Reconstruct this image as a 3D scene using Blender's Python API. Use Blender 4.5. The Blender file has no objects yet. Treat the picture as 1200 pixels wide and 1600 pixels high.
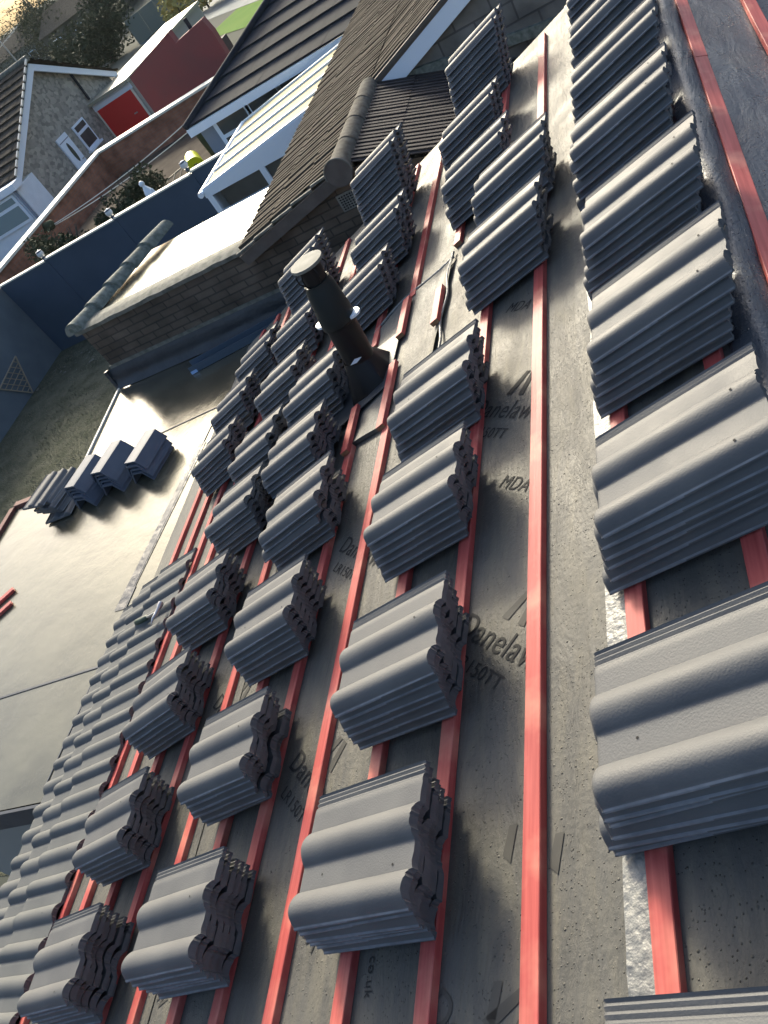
import bpy, bmesh, math, random
from mathutils import Vector, Matrix, Euler, noise
random.seed(7)
R = math.radians
sc = bpy.context.scene
col = sc.collection
CZ = 5.0                       # camera height over the ground
PITCH = R(20.03); H = 1.337    # roof pitch; camera distance from the roof plane
ct, st = math.cos(PITCH), math.sin(PITCH)
SV = Vector((ct, 0, st)); BV = Vector((0, 1, 0)); NV = Vector((-st, 0, ct))
RIDGE_V = -0.47
RROOF = Matrix((SV, BV, NV)).transposed()

def RP(v, u, n=0.0):           # roof coordinates (up the slope, along the eaves, off the slope)
    return Vector((H * st, 0, CZ - H * ct)) + SV * v + BV * u + NV * n

RIDGE = RP(RIDGE_V, 0, 0)
S2 = Vector((ct, 0, -st)); N2 = Vector((st, 0, ct))
def RQ(s, u, n=0.0):           # the other slope: s metres down from the ridge
    return RIDGE + S2 * s + BV * u + N2 * n

# ------------------------------------------------------------------ helpers
def link(o):
    col.objects.link(o); return o

def tag(o, label=None, cat=None, group=None, kind=None):
    if label: o['label'] = label
    if cat: o['category'] = cat
    if group: o['group'] = group
    if kind: o['kind'] = kind
    elif label: o['kind'] = 'thing'
    return o

def empty(name, loc, label=None, cat=None, group=None):
    o = bpy.data.objects.new(name, None); link(o)
    o.location = loc; o.empty_display_size = 0.1
    return tag(o, label, cat, group)

class MB:
    """collects faces in world space and links them as one mesh object"""
    def __init__(s): s.v = []; s.f = []; s.m = []
    def poly(s, pts, mi=0):
        i = len(s.v); s.v += [tuple(p) for p in pts]; s.f.append(tuple(range(i, i + len(pts)))); s.m.append(mi)
    def grid(s, rows, mi=0, closed=False):
        i = len(s.v); n = len(rows[0])
        for r in rows: s.v += [tuple(p) for p in r]
        for a in range(len(rows) - 1):
            for b in range(n if closed else n - 1):
                c = (b + 1) % n
                s.f.append((i + a * n + b, i + a * n + c, i + (a + 1) * n + c, i + (a + 1) * n + b)); s.m.append(mi)
    def box(s, o, ax, ay, az, mi=0):
        o, ax, ay, az = map(Vector, (o, ax, ay, az))
        i = len(s.v)
        for k in range(8):
            s.v.append(tuple(o + ax * (k & 1) + ay * (k >> 1 & 1) + az * (k >> 2 & 1)))
        flip = ax.cross(ay).dot(az) < 0
        for f in ((0, 2, 3, 1), (4, 5, 7, 6), (0, 1, 5, 4), (2, 6, 7, 3), (0, 4, 6, 2), (1, 3, 7, 5)):
            f = f[::-1] if flip else f
            s.f.append(tuple(i + k for k in f)); s.m.append(mi)
        return s
    def abox(s, x0, x1, y0, y1, z0, z1, mi=0):
        return s.box((x0, y0, z0), (x1 - x0, 0, 0), (0, y1 - y0, 0), (0, 0, z1 - z0), mi)
    def bar(s, a, b, w, h, up=(0, 0, 1), mi=0):
        a, b = Vector(a), Vector(b); d = (b - a).normalized(); u = Vector(up)
        sd = d.cross(u).normalized(); u = sd.cross(d)
        return s.box(a - sd * w / 2 - u * h / 2, b - a, sd * w, u * h, mi)
    def tube(s, pts, rad, seg=10, mi=0, caps=True):
        pts = [Vector(p) for p in pts]
        if not isinstance(rad, (list, tuple)): rad = [rad] * len(pts)
        rows = []; prev = None
        for k, p in enumerate(pts):
            d = (pts[min(k + 1, len(pts) - 1)] - pts[max(k - 1, 0)]).normalized()
            ref = prev if prev is not None else (Vector((0, 0, 1)) if abs(d.z) < .9 else Vector((1, 0, 0)))
            a = (ref - d * ref.dot(d))
            if a.length < 1e-5: a = d.orthogonal()
            a.normalize(); b = d.cross(a); prev = a
            rows.append([p + (a * math.cos(t) + b * math.sin(t)) * rad[k] for t in [2 * math.pi * q / seg for q in range(seg)]])
        s.grid(rows, mi, True)
        if caps:
            s.poly(rows[0][::-1], mi); s.poly(rows[-1], mi)
        return s
    def prism(s, pts, d, mi=0):
        """polygon pts pushed along d"""
        pts = [Vector(p) for p in pts]; d = Vector(d); q = [p + d for p in pts]
        s.poly(pts[::-1], mi); s.poly(q, mi)
        n = len(pts)
        for k in range(n): s.poly([pts[k], pts[(k + 1) % n], q[(k + 1) % n], q[k]], mi)
        return s
    def build(s, name, mats, parent=None, smooth=None, bevel=0, merge=True):
        me = bpy.data.meshes.new(name); me.from_pydata(s.v, [], s.f)
        if not isinstance(mats, (list, tuple)): mats = [mats]
        for m in mats: me.materials.append(m)
        for p, k in zip(me.polygons, s.m): p.material_index = k
        bm = bmesh.new(); bm.from_mesh(me)
        if merge: bmesh.ops.remove_doubles(bm, verts=bm.verts, dist=1e-5)
        bmesh.ops.recalc_face_normals(bm, faces=bm.faces)
        if bevel:
            es = [e for e in bm.edges if len(e.link_faces) == 2 and e.calc_face_angle(0) > .6]
            bmesh.ops.bevel(bm, geom=es, offset=bevel, segments=1, affect='EDGES', clamp_overlap=True)
        if smooth is not None:
            for f in bm.faces: f.smooth = True
            for e in bm.edges:
                e.smooth = not (len(e.link_faces) == 2 and e.calc_face_angle(0) > smooth)
        bm.to_mesh(me); bm.free(); me.update()
        o = bpy.data.objects.new(name, me); link(o)
        if parent is not None:
            o.parent = parent
            o.matrix_parent_inverse = Matrix.Translation(-parent.location)
        return o

# ------------------------------------------------------------------ materials
def mat(name, base=(.5, .5, .5), rough=.6, base2=None, nscale=6, nmix=(.35, .65), bump=0, bscale=40, metallic=0,
        spec=.5, coat=0, stretch=None, detail=6, rough2=None, bdist=.01, trans=0, ior=None):
    m = bpy.data.materials.new(name); m.use_nodes = True
    nt = m.node_tree; N = nt.nodes; L = nt.links; b = N['Principled BSDF']
    b.inputs['Base Color'].default_value = (*base, 1); b.inputs['Roughness'].default_value = rough
    b.inputs['Metallic'].default_value = metallic; b.inputs['Specular IOR Level'].default_value = spec
    if coat: b.inputs['Coat Weight'].default_value = coat; b.inputs['Coat Roughness'].default_value = .12
    if trans: b.inputs['Transmission Weight'].default_value = trans
    if ior: b.inputs['IOR'].default_value = ior
    tc = N.new('ShaderNodeTexCoord'); mp = N.new('ShaderNodeMapping')
    L.new(tc.outputs['Object'], mp.inputs['Vector'])
    if stretch: mp.inputs['Scale'].default_value = stretch
    if base2 or rough2 is not None:
        nz = N.new('ShaderNodeTexNoise'); nz.inputs['Scale'].default_value = nscale; nz.inputs['Detail'].default_value = detail
        L.new(mp.outputs['Vector'], nz.inputs['Vector'])
        mr = N.new('ShaderNodeMapRange'); mr.inputs['From Min'].default_value = nmix[0]; mr.inputs['From Max'].default_value = nmix[1]
        L.new(nz.outputs['Fac'], mr.inputs['Value'])
        if base2:
            mx = N.new('ShaderNodeMix'); mx.data_type = 'RGBA'
            mx.inputs['A'].default_value = (*base, 1); mx.inputs['B'].default_value = (*base2, 1)
            L.new(mr.outputs['Result'], mx.inputs['Factor']); L.new(mx.outputs['Result'], b.inputs['Base Color'])
        if rough2 is not None:
            m2 = N.new('ShaderNodeMapRange'); m2.inputs['To Min'].default_value = rough; m2.inputs['To Max'].default_value = rough2
            L.new(mr.outputs['Result'], m2.inputs['Value']); L.new(m2.outputs['Result'], b.inputs['Roughness'])
    if bump:
        n2 = N.new('ShaderNodeTexNoise'); n2.inputs['Scale'].default_value = bscale; n2.inputs['Detail'].default_value = 8
        L.new(mp.outputs['Vector'], n2.inputs['Vector'])
        bp = N.new('ShaderNodeBump'); bp.inputs['Strength'].default_value = bump; bp.inputs['Distance'].default_value = bdist
        L.new(n2.outputs['Fac'], bp.inputs['Height']); L.new(bp.outputs['Normal'], b.inputs['Normal'])
    return m

def node(m, kind, **kw):
    n = m.node_tree.nodes.new(kind)
    for k, v in kw.items():
        if k in n.inputs: n.inputs[k].default_value = v
        else: setattr(n, k, v)
    return n

def bsdf(m): return m.node_tree.nodes['Principled BSDF']

def membrane_mat(name, c1, c2, drops=1.0, wr=1.0, rough=(.3, .5)):
    """wet breather felt: blotchy grey, long creases, beads of rain"""
    m = mat(name, c1, rough[0], c2, nscale=5, nmix=(.3, .7), rough2=rough[1], spec=.32)
    L = m.node_tree.links; b = bsdf(m)
    tc = node(m, 'ShaderNodeTexCoord')
    mp = node(m, 'ShaderNodeMapping'); mp.inputs['Rotation'].default_value = (0, 0, R(-35)); mp.inputs['Scale'].default_value = (7, 1.6, 1)
    L.new(tc.outputs['Object'], mp.inputs['Vector'])
    wr_n = node(m, 'ShaderNodeTexNoise', Scale=1.3, Detail=7.0, Roughness=.62, Distortion=1.2)
    L.new(mp.outputs['Vector'], wr_n.inputs['Vector'])
    mp2 = node(m, 'ShaderNodeMapping'); mp2.inputs['Rotation'].default_value = (0, 0, R(-28)); mp2.inputs['Scale'].default_value = (30, 9, 1); L.new(tc.outputs['Object'], mp2.inputs['Vector'])
    cr = node(m, 'ShaderNodeTexNoise', Scale=1.0, Detail=5.0, Roughness=.7, Distortion=2.2); L.new(mp2.outputs['Vector'], cr.inputs['Vector'])
    ca = node(m, 'ShaderNodeMath', operation='SUBTRACT'); ca.inputs[1].default_value = .5; L.new(cr.outputs['Fac'], ca.inputs[0])
    cb_ = node(m, 'ShaderNodeMath', operation='ABSOLUTE'); L.new(ca.outputs[0], cb_.inputs[0])
    cc_ = node(m, 'ShaderNodeMapRange', interpolation_type='SMOOTHSTEP'); cc_.inputs['From Max'].default_value = .05; cc_.inputs['To Min'].default_value = 1; cc_.inputs['To Max'].default_value = 0; L.new(cb_.outputs[0], cc_.inputs['Value'])
    msk = node(m, 'ShaderNodeTexNoise', Scale=1.6, Detail=2.0); L.new(tc.outputs['Object'], msk.inputs['Vector'])
    mm_ = node(m, 'ShaderNodeMapRange'); mm_.inputs['From Min'].default_value = .48; mm_.inputs['From Max'].default_value = .62; L.new(msk.outputs['Fac'], mm_.inputs['Value'])
    crk = node(m, 'ShaderNodeMath', operation='MULTIPLY'); L.new(cc_.outputs['Result'], crk.inputs[0]); L.new(mm_.outputs['Result'], crk.inputs[1])
    fine = node(m, 'ShaderNodeTexNoise', Scale=55.0, Detail=4.0)
    L.new(tc.outputs['Object'], fine.inputs['Vector'])
    heights = []
    # two sizes of rain bead
    tot = None
    for sc_, lo, seed_, pick in ((48.0, .19, 0, .52), (105.0, .24, 5, .30)):
        vo = node(m, 'ShaderNodeTexVoronoi', Scale=sc_)
        mv = node(m, 'ShaderNodeMapping'); mv.inputs['Location'].default_value = (seed_, seed_, 0)
        L.new(tc.outputs['Object'], mv.inputs['Vector']); L.new(mv.outputs['Vector'], vo.inputs['Vector'])
        mr = node(m, 'ShaderNodeMapRange', interpolation_type='SMOOTHSTEP'); mr.inputs['From Min'].default_value = 0.0; mr.inputs['From Max'].default_value = lo
        mr.inputs['To Min'].default_value = 1; mr.inputs['To Max'].default_value = 0
        L.new(vo.outputs['Distance'], mr.inputs['Value'])
        sx = node(m, 'ShaderNodeSeparateColor'); L.new(vo.outputs['Color'], sx.inputs['Color'])
        gt = node(m, 'ShaderNodeMath', operation='GREATER_THAN'); gt.inputs[1].default_value = pick
        L.new(sx.outputs['Red'], gt.inputs[0])
        mu = node(m, 'ShaderNodeMath', operation='MULTIPLY'); L.new(mr.outputs['Result'], mu.inputs[0]); L.new(gt.outputs[0], mu.inputs[1])
        if tot is None: tot = mu
        else:
            ad = node(m, 'ShaderNodeMath', operation='MAXIMUM'); L.new(tot.outputs[0], ad.inputs[0]); L.new(mu.outputs[0], ad.inputs[1]); tot = ad
    b1 = node(m, 'ShaderNodeBump', Strength=.55 * wr, Distance=.02); L.new(wr_n.outputs['Fac'], b1.inputs['Height'])
    b1c = node(m, 'ShaderNodeBump', Strength=.3, Distance=.003); L.new(crk.outputs[0], b1c.inputs['Height']); L.new(b1.outputs['Normal'], b1c.inputs['Normal']); b1 = b1c
    b2 = node(m, 'ShaderNodeBump', Strength=.5, Distance=.004); L.new(fine.outputs['Fac'], b2.inputs['Height']); L.new(b1.outputs['Normal'], b2.inputs['Normal'])
    b3 = node(m, 'ShaderNodeBump', Strength=.8 * drops, Distance=.005); L.new(tot.outputs[0], b3.inputs['Height']); L.new(b2.outputs['Normal'], b3.inputs['Normal'])
    L.new(b3.outputs['Normal'], b.inputs['Normal'])
    # beads are glassy: lower roughness where a bead sits
    st_ = node(m, 'ShaderNodeTexNoise', Scale=2.6, Detail=6.0, Distortion=.8); L.new(mp.outputs['Vector'], st_.inputs['Vector'])
    sr = node(m, 'ShaderNodeMapRange'); sr.inputs['From Min'].default_value = .45; sr.inputs['From Max'].default_value = .75; sr.inputs['To Max'].default_value = .55
    L.new(st_.outputs['Fac'], sr.inputs['Value'])
    sm = node(m, 'ShaderNodeMix', data_type='RGBA'); L.new(sr.outputs['Result'], sm.inputs['Factor']); L.new(b.inputs['Base Color'].links[0].from_socket, sm.inputs['A']); sm.inputs['B'].default_value = (c2[0] * 1.5, c2[1] * 1.42, c2[2] * 1.2, 1)
    L.new(sm.outputs['Result'], b.inputs['Base Color'])  # pale streaks along the creases: plastic sheen put into the colour
    old = b.inputs['Roughness'].links[0].from_socket
    mxr = node(m, 'ShaderNodeMix'); mxr.inputs['B'].default_value = .12
    L.new(tot.outputs[0], mxr.inputs['Factor']); L.new(old, mxr.inputs['A']); L.new(mxr.outputs['Result'], b.inputs['Roughness'])
    return m

def brick_mat(name, c1, c2, mortar, bw=.45, bh=.215, ms=.012, axis='xz', bump=.4, stain=None, rot=0):
    m = bpy.data.materials.new(name); m.use_nodes = True; L = m.node_tree.links; b = bsdf(m)
    b.inputs['Roughness'].default_value = .85; b.inputs['Specular IOR Level'].default_value = .25
    tc = node(m, 'ShaderNodeTexCoord'); sp = node(m, 'ShaderNodeSeparateXYZ'); cb = node(m, 'ShaderNodeCombineXYZ')
    L.new(tc.outputs['Object'], sp.inputs[0])
    L.new(sp.outputs['X' if axis == 'xz' else 'Y'], cb.inputs[0]); L.new(sp.outputs['Z'], cb.inputs[1])
    br = node(m, 'ShaderNodeTexBrick', Scale=1.0); br.inputs['Brick Width'].default_value = bw; br.inputs['Row Height'].default_value = bh
    br.inputs['Mortar Size'].default_value = ms; br.inputs['Mortar Smooth'].default_value = .3; br.inputs['Bias'].default_value = 0
    br.inputs['Color1'].default_value = (*c1, 1); br.inputs['Color2'].default_value = (*c2, 1); br.inputs['Mortar'].default_value = (*mortar, 1)
    L.new(cb.outputs[0], br.inputs['Vector'])
    nz = node(m, 'ShaderNodeTexNoise', Scale=3.5, Detail=7.0); L.new(tc.outputs['Object'], nz.inputs['Vector'])
    mr = node(m, 'ShaderNodeMapRange'); mr.inputs['From Min'].default_value = .3; mr.inputs['From Max'].default_value = .7
    mr.inputs['To Min'].default_value = .6; mr.inputs['To Max'].default_value = 1.25
    L.new(nz.outputs['Fac'], mr.inputs['Value'])
    mx = node(m, 'ShaderNodeMix', data_type='RGBA', blend_type='MULTIPLY'); mx.inputs['Factor'].default_value = 1
    L.new(br.outputs['Color'], mx.inputs['A'])
    cc = node(m, 'ShaderNodeCombineColor')
    for k in range(3): L.new(mr.outputs['Result'], cc.inputs[k])
    L.new(cc.outputs[0], mx.inputs['B'])
    L.new(mx.outputs['Result'], b.inputs['Base Color'])
    bp = node(m, 'ShaderNodeBump', Strength=bump, Distance=.02, invert=True); L.new(br.outputs['Fac'], bp.inputs['Height'])
    L.new(bp.outputs['Normal'], b.inputs['Normal'])
    return m

M = {}
M['tile'] = mat('concrete_tile', (.078, .081, .085), .57, (.102, .105, .107), nscale=7, bump=.4, bscale=230, bdist=.002, rough2=.68, spec=.36)
M['tile_edge'] = mat('tile_pale_edge', (.20, .21, .225), .8, (.15, .158, .17), nscale=30, spec=.2)
M['tile_dark'] = mat('nail_hole', (.01, .01, .01), .9)
M['tile_laid'] = mat('laid_concrete_tile', (.086, .091, .092), .62, (.110, .115, .115), nscale=6, bump=.4, bscale=230, bdist=.002, rough2=.75, spec=.25)
M['ridge_cap'] = mat('ridge_cap_concrete', (.065, .082, .115), .55, (.08, .098, .13), nscale=9, bump=.25, bscale=200, bdist=.0015)
M['felt'] = membrane_mat('wet_roofing_felt', (.070, .069, .062), (.105, .102, .090), rough=(.52, .70))
M['felt_lap'] = membrane_mat('wet_roofing_felt_lap', (.070, .070, .064), (.103, .101, .091), wr=.7, rough=(.52, .7))
M['felt_skyblue'] = membrane_mat('wet_roofing_felt_sky_tinted', (.035, .042, .055), (.055, .062, .075), wr=.8, rough=(.22, .4))  # same felt, the far slope's blue sky sheen put into its colour
M['felt_patch'] = membrane_mat('flue_felt_patch', (.09, .09, .083), (.128, .126, .115), wr=.9, rough=(.55, .7))
M['ink'] = mat('printed_ink', (.030, .030, .030), .75, (.046, .046, .044), nscale=18, spec=.08)
M['ink_faint'] = mat('printed_ink_faint', (.052, .05, .044), .65, (.072, .07, .062), nscale=9, spec=.2)
M['tape'] = mat('clear_lap_tape', (.13, .135, .135), .36, (.26, .26, .24), nscale=38, bump=.8, bscale=60, bdist=.008, spec=.4, stretch=(1, 1, 1))
def timber(name, c1, c2, c3, grain=(60, 2.5, 60)):
    m = mat(name, c1, .55, c2, nscale=2.2, nmix=(.34, .66), stretch=grain, bump=.35, bscale=2.5, bdist=.002, spec=.35)
    L = m.node_tree.links; b = bsdf(m); src = b.inputs['Base Color'].links[0].from_socket
    tc = node(m, 'ShaderNodeTexCoord'); nz = node(m, 'ShaderNodeTexNoise', Scale=5.0, Detail=4.0); L.new(tc.outputs['Object'], nz.inputs['Vector'])
    mr = node(m, 'ShaderNodeMapRange'); mr.inputs['From Min'].default_value = .52; mr.inputs['From Max'].default_value = .75
    L.new(nz.outputs['Fac'], mr.inputs['Value'])
    mx = node(m, 'ShaderNodeMix', data_type='RGBA'); L.new(mr.outputs['Result'], mx.inputs['Factor']); L.new(src, mx.inputs['A']); mx.inputs['B'].default_value = (*c3, 1)
    vo = node(m, 'ShaderNodeTexVoronoi', Scale=3.3); L.new(tc.outputs['Object'], vo.inputs['Vector'])
    m3 = node(m, 'ShaderNodeMapRange'); m3.inputs['From Min'].default_value = .03; m3.inputs['From Max'].default_value = .07
    L.new(vo.outputs['Distance'], m3.inputs['Value'])
    m4 = node(m, 'ShaderNodeMix', data_type='RGBA'); L.new(m3.outputs['Result'], m4.inputs['Factor']); m4.inputs['A'].default_value = (.16, .022, .018, 1)
    L.new(mx.outputs['Result'], m4.inputs['B']); L.new(m4.outputs['Result'], b.inputs['Base Color'])
    return m
M['red'] = timber('red_treated_timber', (.46, .095, .082), (.34, .056, .050), (.60, .24, .17), grain=(38, 1.6, 38))
M['sawn'] = mat('sawn_end', (.22, .12, .06), .8, (.30, .17, .09), nscale=40)
M['black_pvc'] = mat('black_flue_plastic', (.006, .0065, .008), .5, spec=.3, bump=.1, bscale=90, bdist=.001)
M['flue_green'] = mat('dark_flue_sleeve', (.010, .015, .016), .5, spec=.3)
M['lead'] = mat('lead_sheet', (.035, .04, .046), .42, (.055, .06, .066), nscale=8, bump=.3, bscale=30, bdist=.004)
M['capwhite'] = mat('flue_cap_grey', (.25, .25, .22), .7, (.17, .17, .15), nscale=14, spec=.15)
M['white'] = mat('white_plastic_sky_tinted', (.72, .79, .86), .35, (.66, .73, .80), nscale=4)  # blue of the skylight put into the white
M['flatroof'] = None
M['neigh_brick'] = brick_mat('brown_brick_wall', (.135, .108, .082), (.10, .08, .062), (.062, .053, .045), .225, .076, .008)
M['stone_gable'] = brick_mat('grey_stone_wall', (.22, .21, .19), (.14, .135, .125), (.10, .095, .09), .36, .17, .01)
M['neigh_tile'] = mat('old_brown_tile', (.058, .050, .041), .9, (.092, .080, .066), nscale=5, bump=.5, bscale=70, bdist=.006, spec=.15)
M['dark_tile'] = mat('shaded_old_tile', (.032, .026, .026), .85, (.046, .038, .036), nscale=6, bump=.4, bscale=80, bdist=.005)  # old tile with the low slope's shade darkened into its colour
M['moss'] = mat('mossy_concrete', (.10, .115, .095), .9, (.20, .215, .185), nscale=22, bump=.7, bscale=60, bdist=.008)
M['coping'] = mat('weathered_coping', (.10, .105, .085), .9, (.19, .185, .155), nscale=14, bump=.5, bscale=50, bdist=.006)
M['ridge_old'] = mat('lichened_ridge', (.075, .068, .058), .9, (.12, .115, .10), nscale=18, bump=.5, bscale=60, bdist=.006, spec=.1)
M['verge'] = mat('brown_verge_cement', (.095, .082, .07), .85, (.12, .105, .09), nscale=9)
M['felt_flash'] = mat('black_felt_flashing', (.022, .027, .034), .42, (.035, .04, .048), nscale=4, bump=.5, bscale=9, bdist=.03)
M['upvc'] = mat('white_upvc_sky_tinted', (.74, .83, .92), .35)  # the sky's blue cast is mixed into this white
M['glass'] = mat('window_glass', (.05, .055, .055), .12, (.085, .09, .085), nscale=2, spec=.35)
M['gutter_blue'] = mat('grey_blue_gutter', (.065, .095, .13), .4)
M['gutter_end'] = mat('bright_gutter_end', (.35, .52, .80), .35)
M['navy'] = mat('navy_board', (.030, .055, .092), .6, (.038, .065, .105), nscale=2)
M['slatewall'] = mat('slate_painted_wall', (.095, .125, .15), .85, (.12, .15, .175), nscale=2.5, bump=.3, bscale=60)
M['creamcap'] = mat('cream_coping', (.72, .68, .58), .6)
M['salmon_brick'] = brick_mat('salmon_brick_wall', (.38, .165, .10), (.31, .135, .085), (.26, .16, .12), .225, .075, .008)
M['maroon'] = mat('maroon_render', (.21, .062, .062), .85, (.18, .066, .064), nscale=1.2, bump=.2, bscale=80)
M['reddoor'] = mat('red_garage_door', (.60, .022, .022), .45)
M['stoneclad'] = None
M['poly'] = mat('polycarbonate', (.36, .30, .15), .7, (.31, .26, .13), nscale=1.4, spec=.12)  # sun glowing through the sheet is put into this yellow
M['dark_slate'] = mat('dark_roof_tile', (.020, .023, .030), .8, (.03, .033, .040), nscale=4, spec=.15)
M['greyrender'] = mat('grey_render', (.22, .26, .32), .8)
M['grass'] = mat('grass', (.075, .08, .055), .95, (.13, .13, .095), nscale=3, bump=.9, bscale=30, bdist=.05)
M['brightgrass'] = mat('sunny_grass', (.06, .15, .006), .9, (.08, .17, .012), nscale=.6, bump=.4, bscale=20)
M['garden_ground'] = mat('garden_soil', (.062, .050, .040), .95, (.09, .075, .06), nscale=2.2, bump=.5, bscale=20)
M['far'] = mat('far_ground', (.065, .072, .058), .95, (.10, .105, .09), nscale=.05)
M['road'] = mat('pale_road', (.13, .155, .165), .7, (.10, .12, .13), nscale=.6)
M['bark'] = mat('bark', (.07, .062, .05), .9, (.11, .10, .08), nscale=12)
M['leaf'] = mat('dark_leaf', (.025, .035, .022), .7, (.045, .06, .035), nscale=3)
M['leaf2'] = mat('olive_leaf', (.05, .06, .035), .75, (.085, .09, .055), nscale=3)
M['straw'] = mat('straw_foliage', (.32, .28, .10), .8, (.42, .38, .16), nscale=3)
M['yellow'] = mat('yellow_plastic', (.55, .60, .01), .4)
M['wood'] = mat('grey_wood', (.26, .22, .16), .8, (.34, .29, .22), nscale=20, stretch=(1, 12, 1))
M['lampglass'] = mat('lamp_globe', (.55, .58, .6), .15)
M['green_rubber'] = mat('green_grip', (.02, .045, .03), .5)
M['steel'] = mat('tool_steel', (.45, .45, .45), .35, metallic=.9)
M['brownboard'] = mat('red_brown_board', (.12, .04, .03), .7, (.16, .06, .045), nscale=6, stretch=(1, 8, 1))
M['houseplain'] = mat('house_render', (.30, .29, .26), .9)

for k_ in ('far', 'road', 'grass', 'brightgrass', 'garden_ground', 'leaf', 'leaf2', 'straw', 'bark', 'neigh_tile'):
    bsdf(M[k_]).inputs['Specular IOR Level'].default_value = .03

# wet flat roof: dark glass-fibre skin under standing water, so it mirrors the bright sky
m = mat('wet_flat_roof', (.050, .048, .036), .15, (.085, .082, .06), nscale=2.2, rough2=.24, bump=.1, bscale=120, bdist=.001, spec=.5)
b = bsdf(m); b.inputs['IOR'].default_value = 1.8; b.inputs['Specular Tint'].default_value = (.96, .93, .70, 1)  # tint puts the cream sky glow into the reflection
L_ = m.node_tree.links; tc_ = node(m, 'ShaderNodeTexCoord'); n_ = node(m, 'ShaderNodeTexNoise', Scale=120.0, Detail=8.0); L_.new(tc_.outputs['Object'], n_.inputs['Vector'])
n2_ = node(m, 'ShaderNodeTexNoise', Scale=5.0, Detail=5.0); L_.new(tc_.outputs['Object'], n2_.inputs['Vector'])
bp0 = node(m, 'ShaderNodeBump', Strength=.3, Distance=.012); L_.new(n2_.outputs['Fac'], bp0.inputs['Height'])
bp_ = node(m, 'ShaderNodeBump', Strength=.35, Distance=.0016); L_.new(n_.outputs['Fac'], bp_.inputs['Height']); L_.new(bp0.outputs['Normal'], bp_.inputs['Normal']); L_.new(bp_.outputs['Normal'], b.inputs['Normal'])
M['flatroof'] = m

def stone_mat():
    m = bpy.data.materials.new('stone_cladding'); m.use_nodes = True; L = m.node_tree.links; b = bsdf(m); b.inputs['Roughness'].default_value = .9
    tc = node(m, 'ShaderNodeTexCoord'); mp = node(m, 'ShaderNodeMapping'); mp.inputs['Scale'].default_value = (1, 1, 1.5); L.new(tc.outputs['Object'], mp.inputs['Vector'])
    vo = node(m, 'ShaderNodeTexVoronoi', Scale=6.5); L.new(mp.outputs['Vector'], vo.inputs['Vector'])
    sx = node(m, 'ShaderNodeSeparateColor'); L.new(vo.outputs['Color'], sx.inputs[0])
    rp = node(m, 'ShaderNodeValToRGB'); e = rp.color_ramp.elements
    e[0].color = (.19, .18, .155, 1); e[1].color = (.40, .37, .31, 1); e.new(.5).color = (.29, .275, .235, 1)
    L.new(sx.outputs[0], rp.inputs[0]); L.new(rp.outputs[0], b.inputs['Base Color'])
    v2 = node(m, 'ShaderNodeTexVoronoi', Scale=6.5, feature='DISTANCE_TO_EDGE'); L.new(mp.outputs['Vector'], v2.inputs['Vector'])
    bp = node(m, 'ShaderNodeBump', Strength=.6, Distance=.03); L.new(v2.outputs['Distance'], bp.inputs['Height']); L.new(bp.outputs['Normal'], b.inputs['Normal'])
    return m
M['stoneclad'] = stone_mat()

# ------------------------------------------------------------------ the setting
def ground():
    mb = MB(); xs = [-1500, -400, -150, -60, -30, 0, 40, 150, 500]; ys = [-200, -20, 20, 60, 95, 120, 160, 220, 300, 420, 700, 1500]
    def z(x, y):
        t = max(0, min(1, (y - 70) / 230)); return 7.0 * t * t * (3 - 2 * t)
    mb.grid([[(x, y, z(x, y)) for x in xs] for y in ys])
    o = mb.build('ground', M['far'], smooth=1.0); tag(o, kind='structure')
ground()
mb = MB(); mb.poly([(-40, 2, .004 + 0), (-4.2, 2, .004), (-4.2, 13.55, .004), (-40, 13.55, .004)])
tag(mb.build('garden_lawn', M['grass']), kind='structure')
mb = MB(); mb.poly([(-14, -8, .008), (-4.0, -8, .008), (-4.0, 1.9, .008), (-14, 1.9, .008)]); tag(mb.build('eaves_gap_dark', mat('gap_darkening', (.03, .034, .04), .8, (.05, .054, .06), nscale=5)), kind='structure')  # dark sheet added to darken the gap below the eaves
mb = MB(); mb.abox(-14.3, 3, 13.75, 21.3, -.2, 1.0); tag(mb.build('raised_garden', M['garden_ground']), kind='structure')
mb = MB(); mb.poly([(-34, 62, .012), (-15.6, 43.5, .012), (-9, 36.5, .012), (-5, 40, .012), (-12, 52, .012), (-26, 68, .012)])
tag(mb.build('road', M['road']), kind='structure')
mb = MB(); mb.poly([(-20.6, 44.0, .02), (-16.2, 39.5, .02), (-8, 30, .02), (-2, 30, .02), (-9, 36.4, .02), (-15.7, 43.4, .02), (-19.4, 47.2, .02)])
tag(mb.build('verge_grass', M['brightgrass']), kind='structure')

# ------------------------------------------------------------------ the bungalow being roofed
U0, U1 = -2.2, 5.88
EAVE = -4.78
house = empty('bungalow', RP(EAVE, 2, 0) - Vector((0, 0, 2)), 'bungalow whose stripped roof of wet grey felt is being battened and tiled', 'bungalow')
def felt(v0, v1, u0, u1, n, name, mtl, nv=24, nu=40, amp=.004, parent=house, f=RP, seed=0, edge=None):
    mb = MB(); rows = []
    for i in range(nv + 1):
        r_ = []
        for j in range(nu + 1):
            v = v0 + (v1 - v0) * i / nv; u = u0 + (u1 - u0) * j / nu
            vv = v
            if edge and i == 0: vv = v + edge * noise.noise((u * 3.1, seed, 0)) + edge * .5 * noise.noise((u * 11, seed, 3))
            k = 0 if (i in (0, nv) or j in (0, nu)) else 1
            r_.append(f(vv, u, n + k * amp * noise.noise((v * 5, u * 2.2, seed))))
        rows.append(r_)
    mb.grid(rows); return mb.build(name, mtl, parent, smooth=1.2)
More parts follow.
